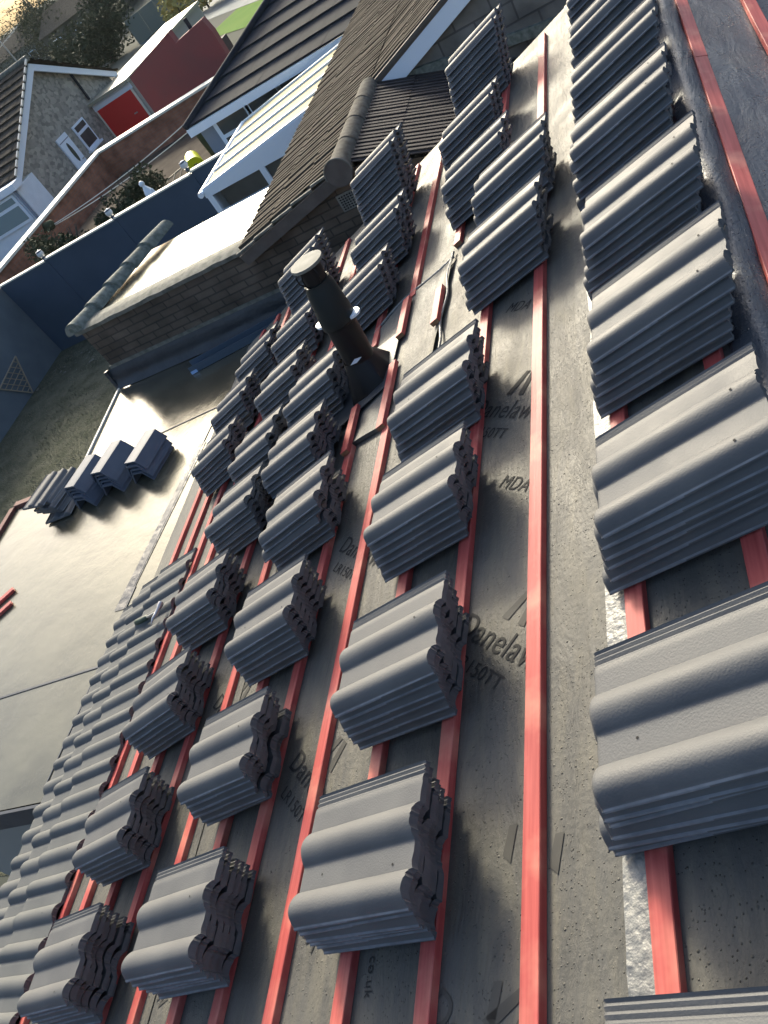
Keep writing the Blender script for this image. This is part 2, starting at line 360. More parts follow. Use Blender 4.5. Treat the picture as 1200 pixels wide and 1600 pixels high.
# felt, with its local axes laid along the slope so that creases follow it
def reframe(o, org, rot):
    """give mesh o local axes rot at org without moving it"""
    mw = Matrix.Translation(org) @ rot.to_4x4(); par = o.parent
    inv = mw.inverted(); o.data.transform(inv @ o.matrix_world if par is None else inv)
    if par is None: o.matrix_world = mw
    else:
        o.matrix_parent_inverse = Matrix.Translation(-par.location); o.matrix_basis = mw
    return o
RO = Matrix.Translation(RP(0, 0, 0)) @ RROOF.to_4x4()
f1 = reframe(felt(EAVE, RIDGE_V - .02, U0, U1, 0, 'roofing_felt', M['felt'], 30, 50, 0), RP(0, 0, 0), RROOF)
f2 = reframe(felt(-1.035, RIDGE_V - .03, U0, U1, .006, 'felt_lap', M['felt_lap'], 10, 120, .0012, seed=4, edge=.022), RP(0, 0, 0), RROOF)
f3 = reframe(felt(-3.02, -2.86, U0, U1, .004, 'felt_lap', M['felt'], 4, 80, .001, seed=8, edge=.012), RP(0, 0, 0), RROOF)
R2M = Matrix((S2, BV, N2)).transposed()
f4 = reframe(felt(.02, 4.2, U0, U1, 0, 'roofing_felt', M['felt_skyblue'], 30, 60, .004, f=RQ, seed=11), RQ(0, 0, 0), R2M)
# felt bunched over the ridge
mb = MB(); rows = []
for j in range(140):
    u = U0 + (U1 - U0) * j / 139; r_ = []
    w = .05 + .012 * noise.noise((u * 2, 1, 0)); hgt = .030 + .014 * noise.noise((u * 1.7, 5, 0)); off = .012 * noise.noise((u * 2.3, 9, 0))
    for k in range(11):
        a = math.pi * k / 10
        p = RIDGE + Vector((off - math.cos(a) * (w + .02), u, -abs(math.cos(a)) * (w + .02) * math.tan(PITCH) - .0 + hgt * math.sin(a) + .006 * noise.noise((u * 9, k * .6, 2))))
        r_.append(p)
    rows.append(r_)
mb.grid(rows); mb.build('ridge_fold', M['felt_skyblue'], house, smooth=1.2)
# clear tape along the upper lap
mb = MB(); rows = []
for j in range(160):
    u = U0 + (U1 - U0) * j / 159
    a = -.975 + .010 * noise.noise((u * 4, 0, 7)); r_ = []
    for k in range(5):
        r_.append(RP(a + .075 * k / 4, u, .0125 + .0035 * noise.noise((u * 14, k * .9, 1))))
    rows.append(r_)
mb.grid(rows); reframe(mb.build('lap_tape', M['tape'], house, smooth=1.2), RP(0, 0, 0), RROOF)
# boarding and walls under the felt
mb = MB(); mb.prism([RP(EAVE, U0, -.02), RP(RIDGE_V, U0, -.02), RQ(4.2, U0, -.02), RQ(4.2, U0, -.12), RP(RIDGE_V, U0, -.13), RP(EAVE, U0, -.12)], (0, U1 - U0, 0))
mb.build('roof_deck', M['wood'], house)
ex = RP(EAVE, 0, 0).x
mb = MB(); mb.abox(ex + .12, RQ(4.0, 0).x, U0 + .1, U1 - .05, 0, RP(EAVE, 0, -.13).z - .01); mb.build('wall', M['houseplain'], house)
mb = MB(); zt = RP(EAVE, 0, -.14).z
mb.prism([(ex + .15, U1 - .06, zt), (RQ(4.0, 0).x, U1 - .06, zt), (RIDGE.x, U1 - .06, RIDGE.z - .15)], (0, -.1, 0)); mb.build('gable', M['houseplain'], house)
# rubber eaves strip that laps from the slope on to the flat roof
mb = MB(); rows = []
for j in range(60):
    u = 1.7 + (5.85 - 1.7) * j / 59
    rows.append([RP(-4.50, u, .007), RP(-4.62, u, .012 + .004 * noise.noise((u * 3, 2, 2))), RP(-4.76, u, .010), RP(-4.84, u, -.020)])
mb.grid(rows); mb.build('eaves_strip', M['felt_patch'], house, smooth=1.0)
mb = MB(); mb.abox(ex - .10, ex + .02, U0, 1.58, zt - .12, zt + .02); mb.build('gutter', M['gutter_blue'], house, bevel=.01)

# printing on the felt: the maker's lettering, repeated along the roll
def lettering(txt, v, u, ang, size, mtl, shear=.2, n=.0022, sx=1.0):
    cu = bpy.data.curves.new('t', 'FONT'); cu.body = txt; cu.size = size; cu.shear = shear; cu.space_character = 1.06
    o = bpy.data.objects.new('t', cu); link(o)
    bpy.context.view_layer.update()
    me = bpy.data.meshes.new_from_object(o.evaluated_get(bpy.context.evaluated_depsgraph_get()))
    bpy.data.objects.remove(o); bpy.data.curves.remove(cu)
    me.materials.clear(); me.materials.append(mtl)
    p = bpy.data.objects.new('printed_lettering', me); link(p)
    rot = RROOF @ Matrix.Rotation(ang, 3, 'Z') @ Matrix.Diagonal((sx, 1, 1))
    me.transform(rot.to_4x4())
    me.transform(Matrix.Translation(RP(v, u, n)))
    p.parent = f1; p.matrix_parent_inverse = RO.inverted()
    return p
def logo(v, u, ang, s, mtl, n=.0022):
    """two slanted bars and a triangle above the maker's name"""
    mb = MB(); c, sn = math.cos(ang), math.sin(ang)
    def q(x, y): return RP(v + (x * c - y * sn) * s, u + (x * sn + y * c) * s, n)
    mb.poly([q(.0, 0), q(.42, .95), q(.62, .95), q(.3, 0)]); mb.poly([q(.72, 0), q(.72, .95), q(.92, .95), q(1.0, 0)])
    p = mb.build('printed_logo', mtl); p.parent = f1; p.matrix_parent_inverse = RO.inverted()
A0 = R(-39)
for (v, u, k) in ((-1.555, 2.350, 1), (-1.525, 1.345, 1), (-2.325, 2.095, 1), (-2.335, 1.135, 1), (-1.56, 3.33, 1), (-2.35, .18, 1), (-1.53, .36, 0), (-3.12, 1.62, 1), (-3.1, .66, 0)):
    mm = M['ink'] if k else M['ink_faint']
    lettering('Danelaw', v, u, A0, .112, mm, sx=.92)
    dx, dy = math.cos(A0), math.sin(A0)
    lettering('LR150TT', v + .055 * dx + .085 * dy, u + .055 * dy - .085 * dx, A0, .062, mm, shear=.12)
    logo(v + .16 * dx - .10 * dy, u + .16 * dy + .10 * dx, A0, .11, mm if k and u > 2 else M['ink_faint'])
for (v, u) in ((-1.40, 2.885), (-1.385, 1.865), (-2.12, .62)):
    lettering('MDA', v, u, A0, .072, M['ink'], shear=.25)
for (v, u) in ((-1.74, 1.18), (-1.735, .49)):
    lettering('co.uk', v, u, R(-92), .04, M['ink'], shear=0)
for (v, u, s) in ((-1.30, .645, .10), (-1.165, .60, .10), (-1.33, .33, .10)):
    mb = MB(); c, sn = math.cos(R(60)), math.sin(R(60))
    def q(x, y): return RP(v + x * s, u + y * s, .0022)
    mb.poly([q(0, .1), q(.18, .75), q(.42, .75), q(.24, -.1)])
    p = mb.build('printed_logo', M['ink_faint']); p.parent = f1; p.matrix_parent_inverse = RO.inverted()

# felt patch dressed round the flue
mb = MB(); rows = []
import itertools
qa, qb, qc, qd = (-2.41, 2.80), (-1.86, 2.68), (-1.79, 3.85), (-2.43, 3.72)
for i in range(15):
    a = i / 14; r_ = []
    for j in range(15):
        t = j / 14
        v = (qa[0] * (1 - t) + qb[0] * t) * (1 - a) + (qd[0] * (1 - t) + qc[0] * t) * a
        u = (qa[1] * (1 - t) + qb[1] * t) * (1 - a) + (qd[1] * (1 - t) + qc[1] * t) * a
        n = .012 + .012 * max(0, 1 - a * 7) + .006 * noise.noise((v * 6, u * 6, 3)) + (.010 if i == 14 or j == 14 else 0)
        if i == 14: u += .05 * math.sin(t * 5) - .02
        r_.append(RP(v, u, n))
    rows.append(r_)
mb.grid(rows)
for r0, r1 in zip(rows[0][:-1], rows[0][1:]): mb.poly([r0, r1, r1 - NV * .022, r0 - NV * .022])
o = mb.build('flue_patch', M['felt_patch'], house, smooth=1.0); reframe(o, RP(0, 0, 0), RROOF)
mb = MB(); mb.tube([RP(-2.43 + .64 * k / 14, 3.74 + .05 * math.sin(k / 14 * 5) + .1 * k / 14, .018) for k in range(15)], .009, 6)
mb.tube([RP(-1.81 + .012 * math.sin(k), 2.95 + .9 * k / 14, .018) for k in range(15)], .007, 6)
mb.build('patch_edge', M['tape'], house, smooth=1.2)

# ------------------------------------------------------------------ battens
BATT = []
def batten(v, u0, u1, label, far=False, n0=.0, w=.05, t=.025, wob=.002):
    mb = MB(); segs = max(2, int((u1 - u0) / .35)); rows = []
    F = RQ if far else RP
    for k in range(segs + 1):
        u = u0 + (u1 - u0) * k / segs; d = wob * noise.noise((u * 1.1, v * 9, 1)); e = wob * .5 * noise.noise((u * 1.7, v * 5, 8))
        rows.append([F(v + d, u, n0), F(v + d, u, n0 + t + e), F(v + d + w, u, n0 + t + e), F(v + d + w, u, n0)])
    mb.grid(rows, 0, True); mb.poly(rows[0][::-1], 1); mb.poly(rows[-1], 1)
    o = mb.build('roof_batten', [M['red'], M['sawn']], bevel=.0018)
    org = F(v, u0, n0); reframe(o, org, R2M if far else RROOF)
    tag(o, label, 'batten', 'red roofing battens'); return o
BV_ = [-.612, -.914, -1.222, -1.526, -1.829, -2.135, -2.425, -2.690, -2.975, -3.255, -3.535, -3.81, -4.035, -4.255, -4.49]
E_ = 5.8
full = {0: 'red batten highest on the near slope, under the ridge stacks', 1: 'red batten bearing the lower ends of the large ridge stacks',
        2: 'long bare red batten running unbroken beside the ridge column of stacks',
        3: 'red batten under the heads of the second column of stacks', 7: 'red batten under heads of third column stacks, below the flue',
        8: 'red batten under the tails of the third column stacks', 9: 'red batten just above the heads of the fourth column stacks',
        10: 'red batten under the heads of the fourth column stacks', 11: 'red batten under the tails of the fourth column stacks',
        12: 'red batten at the heads of the top course of laid tiles', 13: 'red batten second from the eaves, in the gap past the laid tiles',
        14: 'lowest red batten, beside the rubber strip at the eaves'}
for k, l in full.items():
    batten(BV_[k], U0 + .05, E_ if k != 2 else 5.72, l)
batten(BV_[4], U0 + .05, 2.80, 'near half of red batten under tails of second column stacks')
batten(-1.865, 3.23, 3.53, 'short red batten offcut with a pale sawn end, alone on felt', n0=.022)
batten(BV_[4] + .03, 3.9, E_, 'far half of the red batten stopping at the felt patch')
batten(-2.155, 2.70, 3.18, 'short red batten piece touching the right of the flue collar', n0=.024)
batten(BV_[5], U0 + .05, 2.72, 'red batten running up to the felt patch right of the flue')
batten(-2.150, 3.40, 3.74, 'short red batten piece lapped on the end of a longer one', n0=.024)
batten(BV_[5], 3.76, E_, 'red batten beyond the flue patch ending under a lapped piece')
batten(-2.425, 2.72, 3.06, 'short red batten piece below the flue, nailed over another batten', n0=.026)
batten(BV_[6], U0 + .05, 2.78, 'red batten ending under the short piece below the flue')
batten(-2.425, 3.58, E_, 'red batten starting behind the flue and running to the gable')
batten(.058, U0 + .05, 3.68, 'pinkish red batten nearest the ridge on the far slope', far=True)
batten(.060, 3.685, E_, 'far length of the far slope batten, butted past its joint', far=True)
batten(.335, U0 + .05, E_, 'red batten second down the far slope at the picture edge', far=True)

# ------------------------------------------------------------------ tiles
TL, TW = .42, .325
def tile_profile():
    ys = [0, .0005, .0025, .0050, .0075, .0110, .0150, .019, .0235, .029, .0355, .042, .047, .052, .057, .062, .066, .070, .074, .078, .081, .0835, .088, .10, .12, .138, .1425, .145, .1475, .151, .155, .159, .163, .168, .174, .180, .186, .192, .198, .204, .209, .213, .217, .221, .225, .2275, .232, .25, .27, .284, .287, .290, .2905, .296, .2965, .302, .3025, .308, .3085, .314, .3145, .320, .3205, .325]
    near = {0: .0085, .0005: .0125, .0025: .0140, .0050: .0150, .0075: .0190, .0110: .0240, .0150: .0290, .019: .0333, .0235: .0372, .029: .0403, .0355: .0421, .042: .0427}
    def zt(y):
        z = .0185
        for c, hw in ((.042, .0415), (.186, .0415)):
            d = abs(y - c) / hw
            if d < 1: z = max(z, .0185 + .0242 * (math.cos(d * math.pi / 2)) ** .72)
        z = near.get(y, z)
        if y >= .287:
            k = int((y - .2871) / .006); z = .0170 if k % 2 == 0 else .0120
        return z
    return ys, [zt(y) for y in ys]
def make_tile_mesh(name, mtl, holes=((.075, .181),)):
    ys, zt = tile_profile()
    zb = [.0075 if y < .016 else (max(0.0, (z - .0190) * .68) if y < .284 else 0.0) for y, z in zip(ys, zt)]
    mb = MB(); top = []; bot = []
    for x, s, ins in ((0, .78, .002), (.002, .88, .001), (.006, .96, 0), (.012, .99, 0), (.026, 1, 0), (TL * .5, 1, 0), (TL, 1, 0)):
        cy = TW / 2
        top.append([(x, y + (ins if y < .02 else 0), z * s) for y, z in zip(ys, zt)])
    jr = random.Random(4); jx = [TL + jr.gauss(0, .0016) for _ in ys]
    top[-1] = [(q, p[1], p[2] - .001) for q, p in zip(jx, top[-1])]
    for x, k in ((0, 0), (.022, 0), (.024, 1), (TL, 1)):
        bot.append([((jx[q] if x == TL else x), y, z if k or y < .016 else 0) for q, (y, z) in enumerate(zip(ys, zb))])
    mb.grid(top); mb.grid(bot)
    for q, f_ in enumerate(mb.f):          # paler arris along the lower edge
        if all(mb.v[i][1] < .0052 and mb.v[i][2] > .0080 for i in f_) and max(mb.v[i][1] for i in f_) > .0001: mb.m[q] = 2
    n = len(ys)
    for a, b_ in ((top[0], bot[0]), (top[-1], bot[-1])):
        for k in range(n - 1): mb.poly([a[k], a[k + 1], b_[k + 1], b_[k]])
    # side edges
    for e in (0, n - 1):
        t = [r_[e] for r_ in top]; q = [r_[e] for r_ in bot]
        mb.poly(t + q[::-1])
    for y0 in (.085, .235):                      # nibs that hook over the batten
        mb.abox(TL - .03, TL - .012, y0, y0 + .04, -.011, .004)
    for dx, y in holes:
        z = .0436 if abs(y - .186) < .012 or abs(y - .042) < .012 else .0192
        mb.poly([(TL - dx + .0032 * math.cos(a), y + .0032 * math.sin(a), z) for a in [2 * math.pi * q / 8 for q in range(8)]], 1)
    o = mb.build(name, [mtl, M['tile_dark'], M['tile_edge']], smooth=R(50)); me = o.data
    bpy.data.objects.remove(o); return me
TM = [make_tile_mesh('roof_tile', M['tile'], ((.075, .186),)), make_tile_mesh('roof_tile', M['tile'], ((.055, .186), (.07, .042))), make_tile_mesh('roof_tile', M['tile'], ((.33, .115), (.065, .10)))]
TML = [make_tile_mesh('roof_tile', M['tile_laid'], ((.10, .186),)), make_tile_mesh('roof_tile', M['tile_laid'], ())]
GRP = 'dark grey double roll roof tiles'
ntile = 0
def put_tile(mesh, v, u, n, yaw, label, tilt=0, frame=None):
    global ntile
    o = bpy.data.objects.new('roof_tile', mesh); link(o)
    rot = RROOF @ Matrix.Rotation(yaw, 3, 'Z') @ Matrix.Rotation(tilt, 3, 'Y')
    o.matrix_world = Matrix.Translation(RP(v, u, n)) @ rot.to_4x4()
    tag(o, label, 'roof tile', GRP); ntile += 1
    return o
ORD = ['topmost', 'second down', 'third down', 'fourth down', 'fifth down', 'sixth down', 'seventh down', 'eighth down', 'ninth down', 'tenth down', 'eleventh down']
PIT, LEAN = .034, .021
STK = [
 # phrase, count, v, u, yaw of the top tile
 ('frontmost stack of the ridge column', 4, -.93, -.005, 0),
 ('second stack of the ridge column', 6, -.866, .585, 0), ('third stack of the ridge column', 6, -.833, 1.196, 0), ('fourth stack of the ridge column', 6, -.830, 1.825, -3.0),
 ('fifth stack of the ridge column', 6, -.834, 2.425, -3.5), ('sixth stack of the ridge column', 6, -.861, 3.10, -3.5), ('seventh stack of the ridge column', 6, -.845, 3.67, -3.5),
 ('eighth stack of the ridge column', 6, -.835, 4.25, -2.5), ('farthest stack of the ridge column', 6, -.84, 4.85, -2),
 ('nearest stack, second column from the ridge', 6, -1.778, .495, -1.0), ('second stack, second column from the ridge', 6, -1.777, 1.052, -1.2),
 ('third stack, second column from the ridge', 6, -1.782, 1.69, -3.0), ('stack level with the flue, second column', 6, -1.775, 2.262, -3.6),
 ('offset stack beside the long bare batten', 6, -1.463, 2.99, -3.5), ('farther offset stack beside the long bare batten', 6, -1.431, 3.53, -2.3),
 ('stack left of the offset pair', 6, -1.703, 4.05, -5), ('last stack but one towards the stone gable', 6, -1.813, 4.75, -5), ('tall stack against the stone gable', 10, -1.70, 5.44, -6),
 ('nearest stack, third column from the ridge', 6, -2.659, .446, 1.0), ('second stack, third column from the ridge', 6, -2.658, .995, -.5),
 ('third stack, third column from the ridge', 6, -2.632, 1.569, -1), ('fourth stack, third column from the ridge', 6, -2.640, 2.154, .3),
 ('stack just below and in front of the flue', 6, -2.863, 2.704, -3.5), ('stack touching the foot of the flue', 6, -2.854, 3.185, -3.5),
 ('stack right behind the flue pipe', 6, -2.599, 3.865, 0), ('stack between the flue and the vent grille', 7, -2.525, 4.375, -3.5), ('tall stack in front of the vent grille', 11, -2.56, 5.15, -7),
 ('nearest stack, fourth column from the ridge', 6, -3.485, .389, 2), ('second stack, fourth column from the ridge', 6, -3.492, .907, 2),
 ('third stack, fourth column from the ridge', 6, -3.476, 1.471, 3), ('stack beside the hammer', 6, -3.451, 2.051, -2.5),
 ('fifth stack, fourth column from the ridge', 6, -3.384, 2.618, -3.5), ('sixth stack, fourth column from the ridge', 6, -3.389, 3.10, -4),
 ('seventh stack, fourth column from the ridge', 6, -3.37, 3.69, -5), ('stack left of the flue cowl', 6, -3.436, 4.31, -5), ('tall stack behind the flue cowl', 10, -3.40, 4.93, -7),
 ('nearest stack of the lowest column', 6, -4.096, 3.555, -1.8), ('middle stack of the lowest column', 6, -4.137, 4.10, -5), ('farthest stack of the lowest column', 6, -4.02, 4.55, -4),
]
for ph, cnt, v, u, yaw in STK:
    rnd = random.Random(hash((cnt, round(v * 1000), round(u * 1000))) & 0xffff)
    for k in range(cnt):
        jv, ju, jy = rnd.gauss(0, .0055) + (rnd.random() < .08) * rnd.uniform(-.022, .014), rnd.gauss(0, .0035), R(yaw + rnd.gauss(0, .75))
        if k == 0: jv = ju = 0; jy = R(yaw)
        n = .0265 + PIT * (cnt - 1 - k) + (0 if k == cnt - 1 else rnd.gauss(0, .0006))
        pos = 'bottom tile' if k == cnt - 1 else ORD[k]
        put_tile(TM[rnd.randrange(3)], v - LEAN * k + jv, u + ju, n, jy, 'dark roof tile, %s in the %s' % (pos, ph), tilt=R(rnd.gauss(0, .15)))
# the courses already laid along the eaves
for ci, (tail, uend, nm, n0) in enumerate(((-4.965, 2.62, 'eaves course', .020), (-4.705, 2.69, 'middle laid course', .030), (-4.447, 2.69, 'top laid course', .030))):
    for k in range(12):
        u = uend - .288 * k
        if u < -.6: break
        rnd = random.Random(ci * 100 + k)
        ordw = ['farthest', 'second', 'third', 'fourth', 'fifth', 'sixth', 'seventh', 'eighth', 'ninth', 'tenth', 'eleventh', 'twelfth'][k]
        lab = 'laid grey roof tile, %s in the %s' % (('farthest end tile' if k == 0 else ordw + ' from far end'), nm)
        put_tile(TML[rnd.randrange(2)], tail + rnd.gauss(0, .002), u + rnd.gauss(0, .0008), n0 + .030, R(rnd.gauss(0, .12)), lab, tilt=R(4.7))

# hammer lying on the laid tiles
hm = empty('hammer', RP(-4.25, 2.54, .09), 'small hammer with a dark green grip lying on the laid tiles', 'hammer')
mb = MB(); mb.tube([RP(-4.43, 2.585, .098), RP(-4.41, 2.58, .099), RP(-4.33, 2.56, .10), RP(-4.25, 2.545, .10), RP(-4.24, 2.543, .10)], [.012, .019, .017, .015, .009], 10); mb.build('grip', M['green_rubber'], hm, smooth=1)
mb = MB(); mb.tube([RP(-4.245, 2.544, .10), RP(-4.10, 2.52, .10)], .008, 8); mb.build('shaft', M['steel'], hm, smooth=1)
mb = MB(); mb.tube([RP(-4.085, 2.58, .10), RP(-4.088, 2.555, .10), RP(-4.09, 2.54, .10), RP(-4.10, 2.50, .10), RP(-4.105, 2.47, .105), RP(-4.12, 2.445, .098)], [.017, .017, .012, .013, .009, .003], 10); mb.build('head', M['steel'], hm, smooth=1)

# ------------------------------------------------------------------ flue
FB = RP(-2.33, 3.23, 0)
fl = empty('flue_pipe', FB, 'black boiler flue pipe standing in a lead collar on the felt', 'flue')
def ring(c, r, a=0, seg=24, ax=Vector((0, 0, 1))):
    return [c + Vector((math.cos(t) * r, math.sin(t) * r, 0)) for t in [2 * math.pi * k / seg for k in range(seg)]]
def lathe(name, prof, mtl, parent, c, seg=28, smooth=R(40), cap=True):
    mb = MB(); rows = [ring(Vector((c.x, c.y, c.z + z)), r_, seg=seg) for r_, z in prof]
    mb.grid(rows, 0, True)
    if cap: mb.poly(rows[0][::-1]); mb.poly(rows[-1])
    return mb.build(name, mtl, parent, smooth=smooth)
lathe('pipe', [(.072, -.1), (.072, .16), (.080, .165), (.080, .40)], M['black_pvc'], fl, FB)
lathe('sleeve', [(.083, .38), (.088, .385), (.092, .395), (.090, .43), (.074, .58), (.066, .60), (.066, .61)], M['flue_green'], fl, FB)
lathe('terminal', [(.058, .605), (.058, .685), (.068, .69)], M['black_pvc'], fl, FB)
cap = lathe('cap', [(.066, .69), (.083, .695), (.085, .702), (.083, .709), (.0, .711)], M['capwhite'], fl, FB, cap=False)
for sgn in (-1, 1):                       # white plastic lugs either side of the joint
    mb = MB(); c = FB + Vector((sgn * .083, -.01 * sgn, .395)); 
    mb.prism([c + Vector((sgn * .044 * math.sin(a), .040 * math.cos(a), 0)) for a in [math.pi * k / 12 for k in range(13)]], (0, 0, .012)); mb.build('lug', M['white'], fl)
for a0 in (20, 75, 130, 200, 250, 310):   # bird guard wires under the cap
    mb = MB(); a = R(a0); p = lambda r_, z: FB + Vector((math.cos(a) * r_, math.sin(a) * r_, z))
    mb.tube([p(.060, .612), p(.078, .635), p(.080, .665), p(.066, .688)], .0035, 6); mb.build('guard_wire', M['black_pvc'], fl, smooth=1)
for ch in fl.children:                     # the pipe leans a touch
    for v_ in ch.data.vertices:
        dz = max(0, v_.co.z - FB.z - .1); v_.co.x += .095 * dz; v_.co.z += .055 * dz
# lead slate: flat skirt on the slope and a sloping collar
mb = MB(); rows = []
for k in range(9):
    t = k / 8; row = []
    for q in range(32):
        a = 2 * math.pi * q / 32
        top = FB + Vector((math.cos(a) * .079, math.sin(a) * .079, .19))
        c2, s2 = math.cos(a), math.sin(a); e = max(abs(c2), abs(s2)); sq = .145 / e * (1 - .12 * (abs(c2 * s2) * 2))
        base = RP(-2.33 + c2 * sq, 3.23 + s2 * sq, .014)
        w = t ** 1.6; row.append(top * (1 - w) + base * w + (Vector((0, 0, .0))))
    rows.append(row)
mb.grid(rows, 0, True); mb.build('collar', M['black_pvc'], fl, smooth=R(60))
mb = MB(); mb.prism([RP(-2.62, 3.02, .024), RP(-2.16, 3.05, .024), RP(-2.14, 3.48, .024), RP(-2.40, 3.52, .026), RP(-2.74, 3.50, .028), RP(-2.78, 3.30, .028)], NV * .006)
mb.build('skirt', M['lead'], fl, bevel=.002)
mb = MB(); a = R(-75); c = FB + Vector((math.cos(a) * .081, math.sin(a) * .081, .21)); t_ = Vector((-math.sin(a), math.cos(a), 0))
mb.prism([c + t_ * x + Vector((0, 0, z)) for x, z in ((-.035, -.008), (.0, -.012), (.035, .004), (.0, .012))], Vector((math.cos(a), math.sin(a), 0)) * .002); mb.build('sticker', M['white'], fl)

# ------------------------------------------------------------------ flat roof extension at the eaves
ZF = CZ - 2.95
fx = empty('flat_roof_extension', (-5.2, 4, 0), 'single storey extension with a wet grey flat roof below the eaves', 'extension')
pts = [(-4.02, 1.62), (-6.62, 1.45), (-6.63, 4.74), (-5.80, 4.76), (-5.95, 6.34), (-3.62, 6.34), (-3.80, 3.6)]
def flatpoly(n):
    bm = bmesh.new(); f = bm.faces.new([bm.verts.new((x, y, ZF)) for x, y in pts])
    bmesh.ops.triangulate(bm, faces=[f]); bmesh.ops.subdivide_edges(bm, edges=bm.edges, cuts=4, use_grid_fill=True)
    me = bpy.data.meshes.new(n); bm.normal_update(); bm.to_mesh(me); bm.free(); return me
mb = MB(); mb.poly([(x, y, ZF) for x, y in pts]); mb.poly([(x, y, ZF - .18) for x, y in pts][::-1])
for (x, y), (x2, y2) in zip(pts, pts[1:] + pts[:1]): mb.poly([(x, y, ZF), (x2, y2, ZF), (x2, y2, ZF - .18), (x, y, ZF - .18)])
mb.build('roof_deck', M['flatroof'], fx)
mb = MB(); mb.abox(-6.4, -4.1, 1.75, 4.6, 0, ZF - .185); mb.abox(-5.7, -4.1, 4.6, 6.3, 0, ZF - .185); mb.build('wall', M['houseplain'], fx)
mb = MB(); mb.bar((-6.66, 4.79, ZF + .01), (-5.83, 4.80, ZF + .01), .07, .05); mb.bar((-6.67, 4.75, ZF + .008), (-6.67, 1.5, ZF + .008), .07, .05); mb.bar((-6.71, 4.78, ZF - .12), (-5.85, 4.84, ZF - .12), .05, .2)
mb.build('edge_board', M['brownboard'], fx, bevel=.004)
mb = MB(); mb.bar((-5.83, 4.80, ZF - .0), (-5.97, 6.3, ZF - .0), .03, .04); mb.build('edge_board', M['creamcap'], fx, bevel=.004)
mb = MB(); mb.prism([(-6.62, 1.44, ZF + .012), (-4.05, 1.60, ZF + .012), (-4.05, 1.60, ZF - .16), (-6.62, 1.44, ZF - .16)], (0, -.02, 0)); mb.build('edge_trim', M['lead'], fx)
mb = MB()
for a, b_, w in (((-6.6, 2.33), (-4.12, 2.545), .02), ((-4.30, 3.2), (-4.18, 4.9), .014), ((-5.0, 5.08), (-4.0, 5.18), .014), ((-4.33, 1.7), (-4.28, 3.2), .014)):
    mb.bar((*a, ZF + .002), (*b_, ZF + .002), w, .008)
mb.build('seam', M['lead'], fx, bevel=.002)
mb = MB(); mb.poly([(-4.40, 3.0, ZF + .004), (-4.30, 3.0, ZF + .004), (-4.16, 4.7, ZF + .004), (-4.24, 4.7, ZF + .004)]); mb.build('patch_strip', M['felt_flash'], fx)
tag(batten.__call__(0, 0, .01, 'x') if False else fx)

# two red batten offcuts on the flat roof
for (a, b_, lab) in (((-5.86, 3.56), (-6.5, 2.95), 'red batten offcut on the flat roof, nearer the garden edge'), ((-5.78, 3.40), (-6.4, 2.80), 'red batten offcut on the flat roof, nearer the eaves')):
    mb = MB(); mb.bar((*a, ZF + .016), (*b_, ZF + .016), .05, .026)
    o = mb.build('roof_batten', M['red'], bevel=.002); tag(o, lab, 'batten', 'red batten offcuts on the flat roof')

# stacks of angular ridge caps
def cap_mesh(W=.25, Hh=.11, L_=.385, t=.016):
    prof = [(-W / 2, 0), (-W * .27, Hh * .96), (-W * .22, Hh), (W * .22, Hh), (W * .27, Hh * .96), (W / 2, 0)]
    inn = [(W / 2 - t, 0), (W * .27 - t * .7, Hh - t * 1.1), (W * .22 - t * .5, Hh - t), (-W * .22 + t * .5, Hh - t), (-W * .27 + t * .7, Hh - t * 1.1), (-W / 2 + t, 0)]
    mb = MB(); n = 6
    rows = [[(x, y, z) for x, z in prof + inn] for y in (0, L_)]
    mb.grid(rows, 0, True)
    for y in (0, L_):
        for k in range(5): mb.poly([(*[prof[k][0], y, prof[k][1]],), (prof[k + 1][0], y, prof[k + 1][1]), (inn[4 - k][0], y, inn[4 - k][1]), (inn[5 - k][0], y, inn[5 - k][1])])
    o = mb.build('ridge_cap', M['ridge_cap'], smooth=R(30)); me = o.data; bpy.data.objects.remove(o); return me
CAP = cap_mesh()
for nm, x, y, cnt, yaw in (('stack nearest the eaves', -4.76, 4.47, 4, -10), ('middle stack of the three', -5.12, 4.47, 5, -9), ('stack beside the pile of loose tiles', -5.42, 4.40, 5, -11)):
    for k in range(cnt):
        o = bpy.data.objects.new('ridge_cap', CAP); link(o)
        kk = cnt - 1 - k
        o.location = (x + random.gauss(0, .006) + .004 * k, y + random.gauss(0, .008) - .012 * k, ZF + .001 + .034 * kk)
        o.rotation_euler = (0, R(random.gauss(0, .4)), R(yaw + random.gauss(0, 1.0)))
        pos = 'bottom' if k == cnt - 1 else ORD[k]
        tag(o, 'blue grey angular ridge cap, %s in the %s' % (pos, nm), 'ridge cap', 'ridge caps stacked on the flat roof')
for k in range(6):                              # a small pile of roof tiles at the corner
    o = bpy.data.objects.new('roof_tile', TM[k % 3]); link(o)
    o.rotation_euler = (0, 0, R(79 + random.gauss(0, 1.5) + (12 if k == 0 else 0)))
    o.location = (-5.66 + random.gauss(0, .01) + (.07 if k == 0 else -.018 * k), 4.36 + random.gauss(0, .01) - (.04 if k == 0 else 0), ZF + .014 + .034 * k)
    tag(o, 'dark grey roof tile, %s in the pile at the flat roof corner' % (['bottom, askew', 'second from bottom', 'third from bottom', 'fourth from bottom', 'fifth from bottom', 'topmost'][k]), 'roof tile', GRP)

